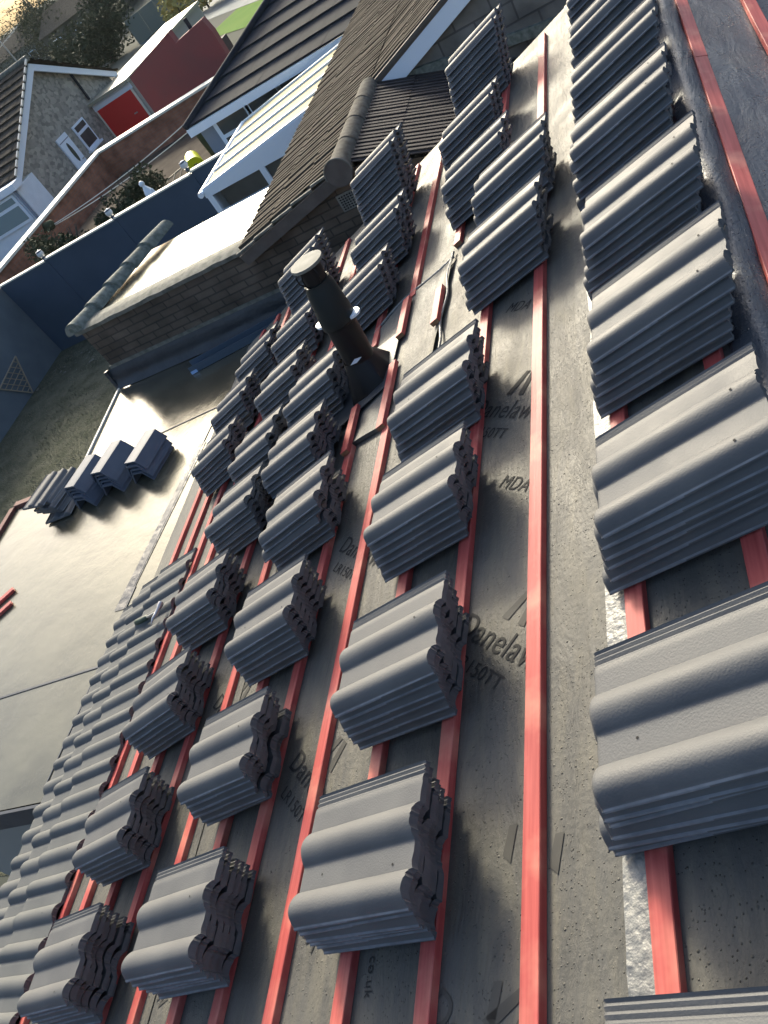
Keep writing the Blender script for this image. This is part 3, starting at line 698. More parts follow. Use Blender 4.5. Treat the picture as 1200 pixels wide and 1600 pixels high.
# grey blue gutter length lying at the foot of the neighbour's wall
gt = empty('gutter_length', (-4.3, 5.95, ZF), 'blue grey gutter length lying on the flat roof below the block wall', 'gutter')
a, b_ = Vector((-4.80, 5.98, ZF + .004)), Vector((-3.66, 6.18, ZF + .004)); d = (b_ - a).normalized(); s_ = Vector((-d.y, d.x, 0))
prof = [(-.06, .075), (-.06, .0), (.06, .0), (.06, .085), (.052, .085), (.052, .008), (-.052, .008), (-.052, .075)]
mb = MB(); mb.grid([[p + s_ * x + Vector((0, 0, z)) for x, z in prof] for p in (a, b_)], 0, True); mb.build('channel', M['gutter_blue'], gt)
mb = MB(); mb.box(a - s_ * .062 - d * .004, d * .075, s_ * .10, (0, 0, .012)); mb.box(a - s_ * .066 + d * .0, d * .07, s_ * .006, (0, 0, .03)); mb.build('end_clip', M['gutter_end'], gt)

# ------------------------------------------------------------------ the attached neighbour house
NY = 6.36; Y2 = 8.05
nh = empty('neighbour_house', (-2.5, NY + .1, 0), 'older house next door with brown block walls and weathered tiled roofs', 'house')
zE = CZ - 2.22; xE = -3.72; xR = -2.53; zR = CZ - 1.95; slope = (zR - zE) / (xR - xE)
# gable and parapet wall facing the flat roof
mb = MB(); mb.prism([(-5.90, NY, 0), (2.0, NY, 0), (2.0, NY, 2.4), (-.9, NY, CZ - 2.55), (xR, NY, zR - .06), (xE, NY, zE - .06), (-5.90, NY, CZ - 2.26)], (0, .22, 0)); w1 = mb.build('block_wall', M['neigh_brick'], nh)
mb = MB(); rows = []
for k in range(40):
    x = -5.95 + (xE + .02 + 5.95) * k / 39; e = .008 * noise.noise((x * 6, 0, 0))
    rows.append([(x, NY - .03 + e, CZ - 2.265), (x, NY - .035 + e, CZ - 2.225 + e), (x, NY + .05, CZ - 2.205 + e), (x, NY + .20, CZ - 2.21), (x, NY + .24, CZ - 2.26)])
mb.grid(rows); mb.build('coping', M['coping'], nh, smooth=1.2)
# felt flashing at the foot of the wall, in two steps with a light drip line
mb = MB(); rows = []
for k in range(40):
    x = -5.97 + 3.0 * k / 39; e = .006 * noise.noise((x * 3, 1, 0))
    rows.append([(x, NY - .10 + e, ZF + .006), (x, NY - .07 + e, ZF + .05), (x, NY - .045, ZF + .10), (x, NY - .05, ZF + .115), (x, NY - .02, ZF + .19 + e), (x, NY - .012, ZF + .215)])
mb.grid(rows); mb.build('flashing', M['felt_flash'], nh, smooth=1.0)
mb = MB(); mb.abox(-5.92, -3.0, NY - .012, NY - .001, ZF + .205, ZF + .25); mb.build('mortar_fillet', M['coping'], nh)
mb = MB(); mb.bar((-5.98, NY - .06, ZF - .02), (-5.99, NY - .03, ZF + .22), .05, .04, up=(1, 0, 0)); mb.build('flashing_end', M['felt_flash'], nh)
# flat roof behind the parapet
mb = MB(); mb.abox(-5.86, xE - .03, NY + .2, 7.62, zE - .30, zE - .015); mb.build('flat_roof', M['flatroof'], nh)
mb = MB(); mb.abox(-5.8, xE, NY + .22, 7.55, 0, zE - .31); mb.build('extension_wall', M['neigh_brick'], nh)
# mossy half round tiles capping its edge
for k in range(5):
    a = Vector((-5.93 + .125 * k, NY - .02 + .29 * k, zE - .015 + .010 * k)); b_ = a + Vector((.15, .40, .012))
    mb = MB(); rows = []
    for t in range(4):
        p = a.lerp(b_, t / 3); rr = .118 - .030 * t / 3
        rows.append([p + Vector((math.cos(an) * rr, 0, math.sin(an) * rr + .006 * noise.noise((k, t, an * 2)))) for an in [math.pi * q / 10 for q in range(11)]])
    mb.grid(rows); mb.poly(rows[0]); mb.poly(rows[-1][::-1]); mb.build('edge_tile', M['moss'], nh, smooth=R(50))
# main left slope: courses of small plain tiles with a ragged thickness
def tiled(name, a, b_, c, d_, courses, mtl, parent, tk=.014, cols=30, jit=.004, seed=1, ribs=False):
    """a-b along the eaves, d-c along the top; each course a lapped strip of slightly uneven tiles"""
    a, b_, c, d_ = map(Vector, (a, b_, c, d_)); mb = MB(); nrm = (b_ - a).cross(d_ - a).normalized()
    if nrm.z < 0: nrm = -nrm
    rnd = random.Random(seed)
    for k in range(courses):
        t0, t1 = k / courses, min(1, (k + 1.08) / courses)
        l0, r0 = a.lerp(d_, t0), b_.lerp(c, t0); l1, r1 = a.lerp(d_, t1), b_.lerp(c, t1)
        for q in range(cols):
            s0, s1 = q / cols, (q + .985) / cols; e = tk + (jit * (q % 2) * (.75 + .5 * rnd.random()) if ribs else rnd.random() * jit)
            p = [l0.lerp(r0, s0), l0.lerp(r0, s1), l1.lerp(r1, s1), l1.lerp(r1, s0)]
            e3 = e * .8 if ribs else .003
            mb.poly([p[0] + nrm * e, p[1] + nrm * e, p[2] + nrm * e3, p[3] + nrm * e3])
            mb.poly([p[0], p[1], p[1] + nrm * e, p[0] + nrm * e])
            if ribs:
                mb.poly([p[0], p[0] + nrm * e, p[3] + nrm * e * .8, p[3]]); mb.poly([p[1], p[1] + nrm * e, p[2] + nrm * e * .8, p[2]])
    mb.poly([a, b_, c, d_])
    return mb.build(name, mtl, parent, merge=False)
def leftz(x): return zE + (x - xE) * slope
# each tile strip runs up the slope so that lines in view follow the slope; the long slope continues past the low ridge
tiled('roof', (xE - .05, NY - .06, leftz(xE - .05)), (xE - .05, 14.5, leftz(xE - .05)), (xR + .02, 14.5, leftz(xR + .02)), (xR + .02, NY - .06, leftz(xR + .02)), 3, M['neigh_tile'], nh, cols=170, tk=.010, jit=.022, ribs=True)
mslope = .36
def mainz(x): return zR - .02 + (x - xR) * mslope
tiled('roof', (xR + .02, Y2 - .10, mainz(xR + .02)), (xR + .02, 14.5, mainz(xR + .02)), (1.2, 14.5, mainz(1.2)), (1.2, Y2 - .10, mainz(1.2)), 9, M['neigh_tile'], nh, cols=134, tk=.010, jit=.022, seed=2, ribs=True)
# low right hand slope in shade
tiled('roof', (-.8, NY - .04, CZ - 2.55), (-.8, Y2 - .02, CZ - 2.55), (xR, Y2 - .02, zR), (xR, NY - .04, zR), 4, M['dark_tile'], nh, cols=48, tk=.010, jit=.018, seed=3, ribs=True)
# verge of the low gable: board of brown cement and bright tile ends
mb = MB(); p0, p1 = Vector((xE - .06, NY - .09, leftz(xE - .06) - .0)), Vector((xR - .05, NY - .09, leftz(xR - .05)))
mb.prism([p0 + Vector((0, 0, -.02)), p1 + Vector((0, 0, -.02)), p1 + Vector((0, 0, -.13)), p0 + Vector((.03, 0, -.12))], (0, .09, 0)); mb.build('verge', M['verge'], nh)
mb = MB()
for k in range(5):
    q0 = p0.lerp(p1, k / 5) + Vector((0, -.012, .012 + .004 * k % 3)); q1 = p0.lerp(p1, (k + .97) / 5) + Vector((0, -.012, .004)); mb.bar(q0, q1, .03, .022)
mb.build('verge_tile', M['coping'], nh, bevel=.003)
# ridge of the low roof, in lengths, closed by a disc
for k in range(4):
    y0 = NY - .12 + k * .43; mb = MB(); rows = []
    for t, rr in ((0, .105), (.03, .103), (.9, .10), (1, .10)):
        y = y0 + .44 * t
        rows.append([(xR + math.cos(an) * rr, y, zR - .03 + math.sin(an) * rr) for an in [R(-25) + R(230) * q / 14 for q in range(15)]])
    mb.grid(rows); mb.build('ridge_tile', M['ridge_old'], nh, smooth=R(50))
mb = MB(); mb.prism([(xR + math.cos(a) * .118, NY - .15, zR - .03 + math.sin(a) * .118) for a in [2 * math.pi * q / 28 for q in range(28)]], (0, .035, 0)); dsc = mb.build('ridge_end_disc', M['verge'], nh, bevel=.004)
mb = MB(); mb.tube([(xR + math.cos(a) * .119, NY - .15, zR - .03 + math.sin(a) * .119) for a in [R(-10) + R(200) * q / 20 for q in range(21)]], .006, 6); mb.build('disc_rim', M['coping'], nh, smooth=1)
# vent grille
vg = MB(); vx, vz = -2.72, CZ - 2.335
vg.abox(vx, vx + .23, NY - .012, NY - .001, vz, vz + .15); gr = vg.build('vent_grille', M['capwhite'], nh)
mb = MB()
for i in range(8):
    for j in range(6): mb.abox(vx + .018 + i * .0255, vx + .034 + i * .0255, NY - .0145, NY - .0125, vz + .014 + j * .0215, vz + .026 + j * .0215)
hv = mb.build('grille_holes', M['tile_dark']); hv.parent = gr; hv.matrix_parent_inverse = Matrix()
# main gable of grey stone with its white bargeboard
mb = MB(); mb.prism([(xR - .1, Y2, 0), (4, Y2, 0), (4, Y2, mainz(4) - .1), (xR + .02, Y2, mainz(xR + .02) - .08), (xR - .1, Y2, zR - .2)], (0, .25, 0)); mb.build('stone_gable', M['stone_gable'], nh)
mb = MB(); q0, q1 = Vector((xR + .10, Y2 - .10, mainz(xR + .10) - .015)), Vector((1.2, Y2 - .10, mainz(1.2) - .015))
mb.prism([q0, q1, q1 + Vector((0, 0, -.03)), q0 + Vector((0, 0, -.03))], (0, .09, 0)); mb.build('undercloak', M['verge'], nh)
mb = MB(); mb.prism([q0 + Vector((-.02, 0, -.035)), q1 + Vector((0, 0, -.035)), q1 + Vector((0, 0, -.17)), q0 + Vector((.13, 0, -.14)), q0 + Vector((.02, 0, -.13))], (0, .03, 0)); mb.build('bargeboard', M['upvc'], nh, bevel=.003)
mb = MB(); mb.prism([q0 + Vector((-.06, -.02, .012)), q1 + Vector((0, -.02, .012)), q1 + Vector((0, -.02, -.02)), q0 + Vector((-.06, -.02, -.02))], (0, .10, 0)); mb.build('verge', M['verge'], nh)
mb = MB(); mb.prism([(xR + .1, Y2 - .05, zR - .12), (1.0, Y2 - .05, CZ - 2.60), (1.0, Y2 - .05, CZ - 2.50), (xR + .1, Y2 - .05, zR - .03)], (0, .05, 0)); mb.build('abutment_flashing', M['moss'], nh)
mb = MB(); mb.abox(xE - .11, xE - .04, NY, 14.4, leftz(xE) - .08, leftz(xE) - .03); mb.build('gutter', M['coping'], nh)

# ------------------------------------------------------------------ conservatory with a polycarbonate roof coloured sunlit yellow
YC = 11.65
cv = empty('conservatory', (-5.2, 12.6, 0), 'white framed conservatory with a sunlit yellow ribbed plastic roof', 'conservatory')
def cz(x): return CZ - 3.02 + (x + 6.85) * .118
xA, xB = -6.85, -2.2; YB = 14.3
mb = MB(); rows = []
for i in range(12):
    t = i / 11; rows.append([(xA + (xB - xA) * t, YC + (YB - YC) * j, cz(xA + (xB - xA) * t) + .02) for j in (0, 1)])
mb.grid(rows); mb.build('roof_sheet', M['poly'], cv)
for j in range(5):
    y = YC + .03 + (YB - YC - .06) * j / 4; mb = MB(); mb.bar((xA, y, cz(xA) + .035), (xB, y, cz(xB) + .035), .045, .03); mb.build('glazing_bar', M['upvc'], cv)
mb = MB(); mb.tube([(xA - .05, YC - .05, cz(xA) - .01), (xA - .05, YB, cz(xA) + .0)], .05, 10); mb.build('gutter', M['upvc'], cv, smooth=1)
mb = MB(); mb.prism([(xA - .02, YC, cz(xA) + .02), (xB, YC, cz(xB) + .02), (xB, YC, CZ - 3.12), (xA - .02, YC, CZ - 3.12)], (0, .05, 0)); mb.build('fascia', M['upvc'], cv)
mb = MB(); mb.abox(xA, xB, YC, YC + .06, CZ - 3.9, CZ - 3.40); mb.abox(xA, xA + .10, YC - .004, YC + .064, 0, CZ - 3.11); mb.build('frame', M['upvc'], cv)
xs = [-6.66, -5.77, -4.85, -3.9, -3.0]
for k in range(4):
    mb = MB(); x0, x1 = xs[k] + .05, xs[k + 1] - .05
    mb.abox(x0, x1, YC + .03, YC + .04, CZ - 3.40, CZ - 3.13); wn = mb.build('window', M['glass'], cv)
    mb = MB(); mb.abox(x1, x1 + .10, YC + .002, YC + .055, CZ - 3.40, CZ - 3.12); f_ = mb.build('mullion', M['upvc']); f_.parent = wn; f_.matrix_parent_inverse = Matrix()
mb = MB(); mb.abox(xA, xA + .06, YC + .07, YB, 0, CZ - 3.06); mb.build('side_frame', M['upvc'], cv)

# ------------------------------------------------------------------ dark roofed bungalow beyond
bg = empty('dark_roofed_bungalow', (-5.5, 15.5, 0), 'bungalow with black concrete tiles and white window band behind the conservatory', 'bungalow')
YG = 14.81; zG = CZ - 2.70
def hip_roof():
    a, b_ = Vector((-8.15, YG - .12, zG)), Vector((3, YG - .12, zG)); top_l, top_r = Vector((-4.9, 18.2, zG + 1.25)), Vector((3, 18.2, zG + 1.25)); back = Vector((-8.15, 21.4, zG))
    tiled('roof', a, b_, top_r, top_l, 9, M['dark_slate'], bg, tk=.035, cols=40, jit=.004, seed=5)
    tiled('roof', back, a, top_l, top_l + Vector((.001, .001, 0)), 9, M['dark_slate'], bg, tk=.035, cols=14, jit=.004, seed=6)
    mb = MB(); mb.tube([a + Vector((0, 0, .03)), top_l + Vector((0, 0, .05))], .07, 8); mb.tube([top_l + Vector((0, 0, .04)), top_r + Vector((0, 0, .04))], .08, 8); mb.build('hip_tiles', M['dark_slate'], bg, smooth=1)
hip_roof()
mb = MB(); mb.abox(-8.15, 3, YG - .14, YG - .06, zG - .16, zG - .01); mb.build('fascia', M['upvc'], bg)
mb = MB(); mb.abox(-8.05, 2.9, YG + .1, 21.2, 0, zG - .02); mb.build('wall', M['greyrender'], bg)
for k, (x0, x1) in enumerate(((-7.62, -6.98), (-6.86, -6.24), (-6.14, -5.5), (-5.4, -4.8), (-4.7, -4.1))):
    mb = MB(); mb.abox(x0 - .09, x1 + .09, YG + .02, YG + .099, zG - 1.1, zG - .10); fr = mb.build('window', M['upvc'], bg)
    mb = MB(); mb.abox(x0, x1, YG + .012, YG + .018, zG - .43, zG - .15); mb.abox(x0, x1, YG + .012, YG + .018, zG - .95, zG - .50); gl = mb.build('pane', M['glass']); gl.parent = fr; gl.matrix_parent_inverse = Matrix()
mb = MB(); mb.tube([(-6.9, 19.2, zG + .75), (-5.9, 18.6, zG + 1.1)], .09, 8); mb.build('ridge_pipe', M['dark_slate'], bg, smooth=1)

# ------------------------------------------------------------------ garden boundaries
fy = 13.62
fn = empty('panel_fence', (-10, fy, 0), 'navy blue boarded fence with a thin white coping and globe lamps', 'fence')
for x0, x1, dz in ((-13.42, -12.0, 0), (-11.94, -9.99, .03), (-9.95, -8.03, .05), (-7.97, -5.0, .09)):
    mb = MB(); mb.abox(x0, x1, fy, fy + .05, 0, CZ - 3.22 + dz); mb.build('board_panel', M['navy'], fn, bevel=.004)
    mb = MB(); mb.abox(x0 - .01, x1 + .01, fy - .03, fy + .09, CZ - 3.215 + dz, CZ - 3.185 + dz); mb.build('coping', M['creamcap'], fn)
for x in (-11.97, -9.97, -8.0):
    mb = MB(); mb.abox(x - .028, x + .028, fy - .01, fy + .07, 0, CZ - 3.15); mb.build('post', M['navy'], fn)
for x, z, l in ((-11.98, CZ - 3.12, 'globe lamp on the fence post nearest the salmon wall corner'), (-9.99, CZ - 3.10, 'globe lamp on the middle fence post over the shrubs'), (-8.02, CZ - 3.04, 'globe lamp on the fence post nearest the conservatory')):
    lp = empty('globe_lamp', (x, fy + .03, z - .05), l, 'garden lamp', 'globe lamps on the fence')
    mb = MB(); rows = [[(x + math.cos(a) * r_, fy + .03 + math.sin(a) * r_, z + .075 + h_) for a in [2 * math.pi * q / 14 for q in range(14)]] for r_, h_ in [(.075 * math.sin(t), -.075 * math.cos(t)) for t in [math.pi * (.02 + .96 * q / 9) for q in range(10)]]]
    mb.grid(rows, 0, True); mb.build('globe', M['lampglass'], lp, smooth=1)
    mb = MB(); mb.tube([(x, fy + .03, z - .05), (x, fy + .03, z + .0)], [.035, .05], 10); mb.build('holder', M['navy'], lp, smooth=1)
    mb = MB(); mb.tube([(x + math.cos(a) * .058, fy + .03 + math.sin(a) * .058, z + .125) for a in [2 * math.pi * q / 14 for q in range(15)]], .014, 6); mb.build('band', M['navy'], lp, smooth=1)
sw = empty('side_wall', (-13.45, 9, 0), 'slate blue painted garden wall along the left of the lawn', 'wall')
mb = MB(); mb.abox(-13.65, -13.44, -2, fy + .1, 0, CZ - 3.24); mb.build('wall_face', M['slatewall'], sw)
tr = empty('trellis', (-13.40, 12.1, .02), 'small fan shaped pale trellis leaning on the slate blue wall', 'trellis')
mb = MB(); X = -13.40
A_, B1, B2 = (12.52, CZ - 4.28), (12.06, .02), (11.62, CZ - 4.34)
mb = MB(); P3 = lambda y, z: (X, y, z)
tp, bl, br_ = Vector(P3(12.50, .74)), Vector(P3(11.55, .62)), Vector(P3(12.10, .03))
for a, b2 in ((tp, br_), (bl, br_), (tp, bl)): mb.bar(a, b2, .02, .03, up=(1, 0, 0))
for k in range(1, 6):
    t = k / 6; mb.bar(tp.lerp(br_, t), bl.lerp(br_, t), .012, .018, up=(1, 0, 0)); mb.bar(tp.lerp(bl, t), tp.lerp(br_, t), .012, .018, up=(1, 0, 0))
mb.build('lattice', M['wood'], tr)

bw = empty('brick_wall', (-14.6, 18, 0), 'long salmon brick garden wall topped with cream coping', 'wall')
zW = CZ - 3.32
mb = MB(); mb.abox(-14.95, -14.72, 9, 21.55, 0, zW); mb.build('wall_run', brick_mat('salmon_brick_wall_side', (.38, .165, .10), (.31, .135, .085), (.26, .16, .12), .225, .075, .008, axis='yz'), bw)
mb = MB(); mb.prism([(-14.72, 21.55, 0), (-14.72, 21.80, 0), (-2, 21.55, 0), (-2, 21.3, 0)], (0, 0, zW)); mb.build('wall_run', M['salmon_brick'], bw)
mb = MB(); mb.abox(-15.0, -14.67, 9, 21.55, zW + .001, zW + .06); mb.prism([(-15.0, 21.5, zW + .001), (-15.0, 21.9, zW + .001), (-2, 21.6, zW + .001), (-2, 21.25, zW + .001)], (0, 0, .055)); mb.build('coping', M['creamcap'], bw, merge=False)

# ------------------------------------------------------------------ things in the garden beyond the navy fence (raised ground at z = 1)
G1 = 1.0
ld = empty('ladder', (-10.4, 17, G1), 'short weathered wooden ladder lying on the ground behind the fence', 'ladder')
a0, a1, b0, b1 = Vector((-11.0, 17.15, G1 + .12)), Vector((-10.0, 17.5, G1 + .22)), Vector((-10.95, 16.6, G1 + .05)), Vector((-9.95, 17.0, G1 + .12))
for p, q in ((a0, a1), (b0, b1)):
    mb = MB(); mb.bar(p, q, .05, .03); mb.build('rail', M['wood'], ld)
for k in range(5):
    t = .08 + .84 * k / 4; mb = MB(); mb.tube([a0.lerp(a1, t), b0.lerp(b1, t)], .018, 6); mb.build('rung', M['wood'], ld)
sx_, sy_ = -10.35, 15.75
stt = empty('statue', (sx_, sy_, G1), 'white stone garden figure standing just behind the navy fence', 'statue')
mb = MB(); mb.tube([(sx_, sy_, G1), (sx_, sy_, G1 + .25), (sx_, sy_, G1 + .36), (sx_ - .01, sy_, G1 + .48), (sx_ - .02, sy_, G1 + .58), (sx_ - .02, sy_, G1 + .62)], [.13, .12, .13, .10, .05, .035], 12)
mb.tube([(sx_ - .02, sy_, G1 + .61), (sx_ - .025, sy_, G1 + .64), (sx_ - .03, sy_, G1 + .69), (sx_ - .03, sy_, G1 + .73)], [.03, .06, .06, .02], 12)
mb.tube([(sx_ + .09, sy_, G1 + .48), (sx_ + .13, sy_ - .03, G1 + .38), (sx_ + .07, sy_ - .1, G1 + .34)], [.035, .03, .025], 8); mb.build('figure', M['white'], stt, smooth=1)
mb = MB(); mb.abox(sx_ - .17, sx_ + .17, sy_ - .15, sy_ + .15, G1 - .02, G1 + .03); mb.build('plinth', M['coping'], stt)
tb = empty('yellow_tub', (-9.35, 16.3, G1), 'bright yellow plastic garden tub with a loop handle, tipped on its side', 'tub')
ax = Vector((.25, -.55, -.12)).normalized(); c0 = Vector((-9.5, 16.62, G1 + .42))
mb = MB(); mb.tube([c0, c0 + ax * .03, c0 + ax * .45, c0 + ax * .50], [.12, .17, .21, .215], 18); mb.build('tub_body', M['yellow'], tb, smooth=R(50))
mb = MB(); e_ = c0 + ax * .50; mb.tube([e_ + Vector((.10 * math.cos(a), -.02, -.02 + .10 * math.sin(a) - .12)) for a in [2 * math.pi * q / 12 for q in range(13)]], .018, 6); mb.build('handle', M['yellow'], tb, smooth=1)
for k, dz in enumerate((0, -.16)):
    wl = empty('washing_line', (-14.2, 18.2, CZ - 3.45 + dz), ('upper' if not k else 'lower') + ' pale washing line strung across the far garden', 'washing line', 'washing lines in the far garden')
    mb = MB(); p0 = Vector((-14.6, 17.6 + .1 * k, CZ - 3.5 + dz * .3)); p1 = Vector((-9.3, 18.4 + .2 * k, CZ - 3.12 + dz * 1.4))
    mb.tube([p0.lerp(p1, t / 12) - Vector((0, 0, .12 * 4 * (t / 12) * (1 - t / 12))) for t in range(13)], .012, 5); mb.build('line', M['creamcap'], wl)
    if not k:
        mb = MB(); mb.tube([p0 + Vector((-.16, 0, .02)), p0 + Vector((-.1, 0, .03)), p0 + Vector((.1, 0, .03)), p0 + Vector((.16, 0, .02))], [.06, .12, .12, .06], 12); mb.build('reel', M['leaf2'], wl, smooth=1)

def foliage(mb, c, rad, cnt, size, rnd, flat=1.0, mi=0):
    c = Vector(c)
    for k in range(cnt):
        while True:
            p = Vector((rnd.uniform(-1, 1), rnd.uniform(-1, 1), rnd.uniform(-1, 1)))
            if p.length < 1 and p.length > .25: break
        p = Vector((p.x * rad[0], p.y * rad[1], p.z * rad[2]))
        a = Vector((rnd.gauss(0, 1), rnd.gauss(0, 1), rnd.gauss(0, .6))).normalized(); b_ = a.orthogonal().normalized()
        b_ = (Matrix.Rotation(rnd.random() * 6.3, 3, a) @ b_); s_ = size * rnd.uniform(.6, 1.4)
        q = c + p
        mb.poly([q - a * s_, q + b_ * s_ * .45, q + a * s_, q - b_ * s_ * .45], mi)
def shrub(x, y, z, w, h_, label, seed, mtl='leaf', cnt=500, size=.05, grp='shrubs behind the navy fence'):
    rnd = random.Random(seed); o = empty('shrub', (x, y, z), label, 'shrub', grp)
    mb = MB()
    for k in range(7):
        c = (x + rnd.uniform(-.5, .5) * w, y + rnd.uniform(-.4, .4) * w, z + h_ * rnd.uniform(.3, .8)); rr = w * rnd.uniform(.25, .45)
        foliage(mb, c, (rr, rr, rr * .85), cnt * 3 // 7, size, rnd)
    mb.build('foliage', M[mtl], o, merge=False)
    mb = MB()
    for k in range(6):
        a = rnd.random() * 6.3; mb.tube([(x, y, z), (x + math.cos(a) * w * .2, y + math.sin(a) * w * .2, z + h_ * .5), (x + math.cos(a) * w * .5, y + math.sin(a) * w * .5, z + h_ * .9)], [.03, .02, .008], 5)
    mb.build('stems', M['bark'], o)
shrub(-13.4, 15.6, G1, 1.0, .85, 'dark bare shrub behind the fence nearest the corner lamp', 1, 'leaf2', 420)
shrub(-12.6, 15.4, G1, .7, .75, 'low dark shrub just right of the corner lamp', 2, 'leaf', 380)
shrub(-11.35, 15.6, G1, .8, .8, 'rounded green shrub behind the middle of the fence', 3, 'leaf', 500)
shrub(-10.95, 16.6, G1, .9, .9, 'tall grey green shrub beside the middle lamp', 4, 'leaf2', 520)
shrub(-8.75, 15.1, G1, .4, .65, 'small pale green potted shrub beside the conservatory lamp', 5, 'leaf2', 240)
mb = MB(); mb.poly([(-11.9, 15.2, G1 + .005), (-10.6, 15.2, G1 + .005), (-10.7, 17.2, G1 + .005), (-12.4, 17.4, G1 + .005)]); tag(mb.build('lawn_patch', mat('dark_lawn', (.035, .06, .022), .95, (.05, .08, .03), nscale=6, bump=.8, bscale=60)), kind='structure')
mb = MB(); mb.abox(-8.98, -8.6, 15.9, 16.4, G1, G1 + .75)
bx_ = empty('water_butt', (-9.0, 17.2, G1), 'dark green water butt standing against the salmon wall', 'water butt')
mb = MB(); mb.tube([(-9.3, 17.6, G1), (-9.3, 17.6, G1 + .1), (-9.3, 17.6, G1 + .6), (-9.3, 17.6, G1 + .85)], [.26, .28, .31, .28], 16); mb.build('barrel', M['leaf2'], bx_, smooth=R(50))
mb = MB(); mb.tube([(-9.3, 17.6, G1 + .86), (-9.3, 17.6, G1 + .90)], [.30, .28], 16); mb.build('lid', M['leaf'], bx_, smooth=R(50))
# litter and pale stones along the lawn edge
rnd = random.Random(3)
mb = MB()
for k in range(60):
    x, y = -11.6 + rnd.gauss(0, .9), 12.6 + rnd.gauss(0, .35); s_ = rnd.uniform(.02, .06)
    mb.poly([(x + s_ * math.cos(a) * rnd.uniform(.6, 1.2), y + s_ * math.sin(a), .03 + .02 * rnd.random()) for a in (0, 1.3, 2.5, 3.8, 5)])
tag(mb.build('lawn_litter', M['coping'], merge=False), 'pale fallen leaves and chips scattered along the far lawn edge', 'leaf litter', kind='stuff')
# lawn grass tufts
mb = MB(); rnd = random.Random(9)
for k in range(30000):
    x, y = rnd.uniform(-13.4, -6.3), rnd.uniform(3.0, 13.5); h_ = rnd.uniform(.015, .05) * (1.4 if noise.noise((x * .9, y * .9, 0)) > .1 else .8); a = rnd.random() * 6.3; w = .003 + .005 * rnd.random()
    dx, dy = math.cos(a), math.sin(a); lx, ly = rnd.gauss(0, .03), rnd.gauss(0, .03)
    mb.poly([(x - dx * w, y - dy * w, .004), (x + dx * w, y + dy * w, .004), (x + lx, y + ly, h_)])
gm = mat('rough_grass', (.050, .058, .036), .9, (.22, .20, .135), nscale=.9, nmix=(.35, .65))
tag(mb.build('lawn_grass', gm, merge=False), 'rough winter grass of the neglected lawn', 'grass', kind='stuff')

# ------------------------------------------------------------------ stone clad house and its garage
def childof(o, p, root):
    o.parent = p; o.matrix_parent_inverse = Matrix(); return o
HX = -18.5                                     # the gable wall faces +X
sh = empty('stone_clad_house', (HX - 4, 26.8, 0), 'stone clad gable house with sky-tinted white bargeboards and a white door', 'house')
yr, zr = 26.8, CZ - .82; yf, yb, ze = 22.45, 31.1, CZ - 2.76
mb = MB(); mb.prism([(HX, yf + .3, 0), (HX, yb - .3, 0), (HX, yb - .3, ze + .05), (HX, yr, zr - .12), (HX, yf + .3, ze + .05)], (-.3, 0, 0)); mb.build('gable_wall', M['stoneclad'], sh)
mb = MB(); mb.prism([(HX + .2, yf, ze), (HX + .2, yr, zr), (HX + .2, yb, ze), (HX + .2, yb, ze - .22), (HX + .2, yr, zr - .24), (HX + .2, yf, ze - .24)], (-.06, 0, 0)); mb.build('bargeboard', M['upvc'], sh)
XL = -33
tiled('roof', (HX + .28, yf - .1, ze - .02), (XL, yf - .1, ze - .02), (XL, yr, zr + .12), (HX + .28, yr, zr + .12), 13, M['neigh_tile'], sh, tk=.05, cols=48, jit=.02, seed=8)
tiled('roof', (XL, yb + .1, ze - .02), (HX + .28, yb + .1, ze - .02), (HX + .28, yr, zr + .12), (XL, yr, zr + .12), 13, M['neigh_tile'], sh, tk=.05, cols=48, jit=.02, seed=9)
e0, e1 = Vector((HX + .29, yf - .1, ze + .03)), Vector((HX + .29, yr, zr + .17))
mb = MB()
for k in range(14): mb.bar(e0.lerp(e1, k / 14), e0.lerp(e1, (k + .7) / 14), .05, .06)
mb.build('verge_tiles', M['creamcap'], sh)
mb = MB(); mb.tube([(HX + .3, yr, zr + .14), (XL, yr, zr + .14)], .10, 8); mb.build('ridge', M['coping'], sh, smooth=1)
mb = MB(); mb.abox(XL, HX - .31, yf + .4, yb - .4, 0, ze - .1); mb.build('walls', M['stoneclad'], sh)
dr = MB(); dr.abox(HX + .005, HX + .06, 25.45, 26.18, 0, CZ - 2.92); dr = dr.build('door', M['upvc'], sh)
mb = MB(); mb.prism([(HX + .062, 25.82 + .10 * math.cos(a), CZ - 3.52 + .34 * math.sin(a)) for a in [2 * math.pi * q / 18 for q in range(18)]], (.008, 0, 0)); childof(mb.build('door_glass', M['glass']), dr, sh)
mb = MB(); mb.bar((HX + .09, 25.98, CZ - 3.86), (HX + .09, 26.12, CZ - 3.86), .03, .03); childof(mb.build('handle', M['steel']), dr, sh)
mb = MB(); mb.abox(HX + .061, HX + .066, 25.48, 26.15, CZ - 3.10, CZ - 3.07); childof(mb.build('head_rail', M['greyrender']), dr, sh)
wn = MB(); wn.abox(HX + .005, HX + .05, 26.68, 27.60, CZ - 3.88, CZ - 2.99); wn = wn.build('window', M['upvc'], sh)
mb = MB(); mb.abox(HX + .052, HX + .058, 26.76, 27.52, CZ - 3.24, CZ - 3.06); childof(mb.build('pane', M['glass']), wn, sh)
mb = MB(); mb.abox(HX + .052, HX + .058, 26.76, 27.52, CZ - 3.80, CZ - 3.34); childof(mb.build('pane', M['glass']), wn, sh)
mb = MB(); mb.abox(HX, HX + .14, 26.62, 27.66, CZ - 3.96, CZ - 3.885); childof(mb.build('sill', M['upvc']), wn, sh)
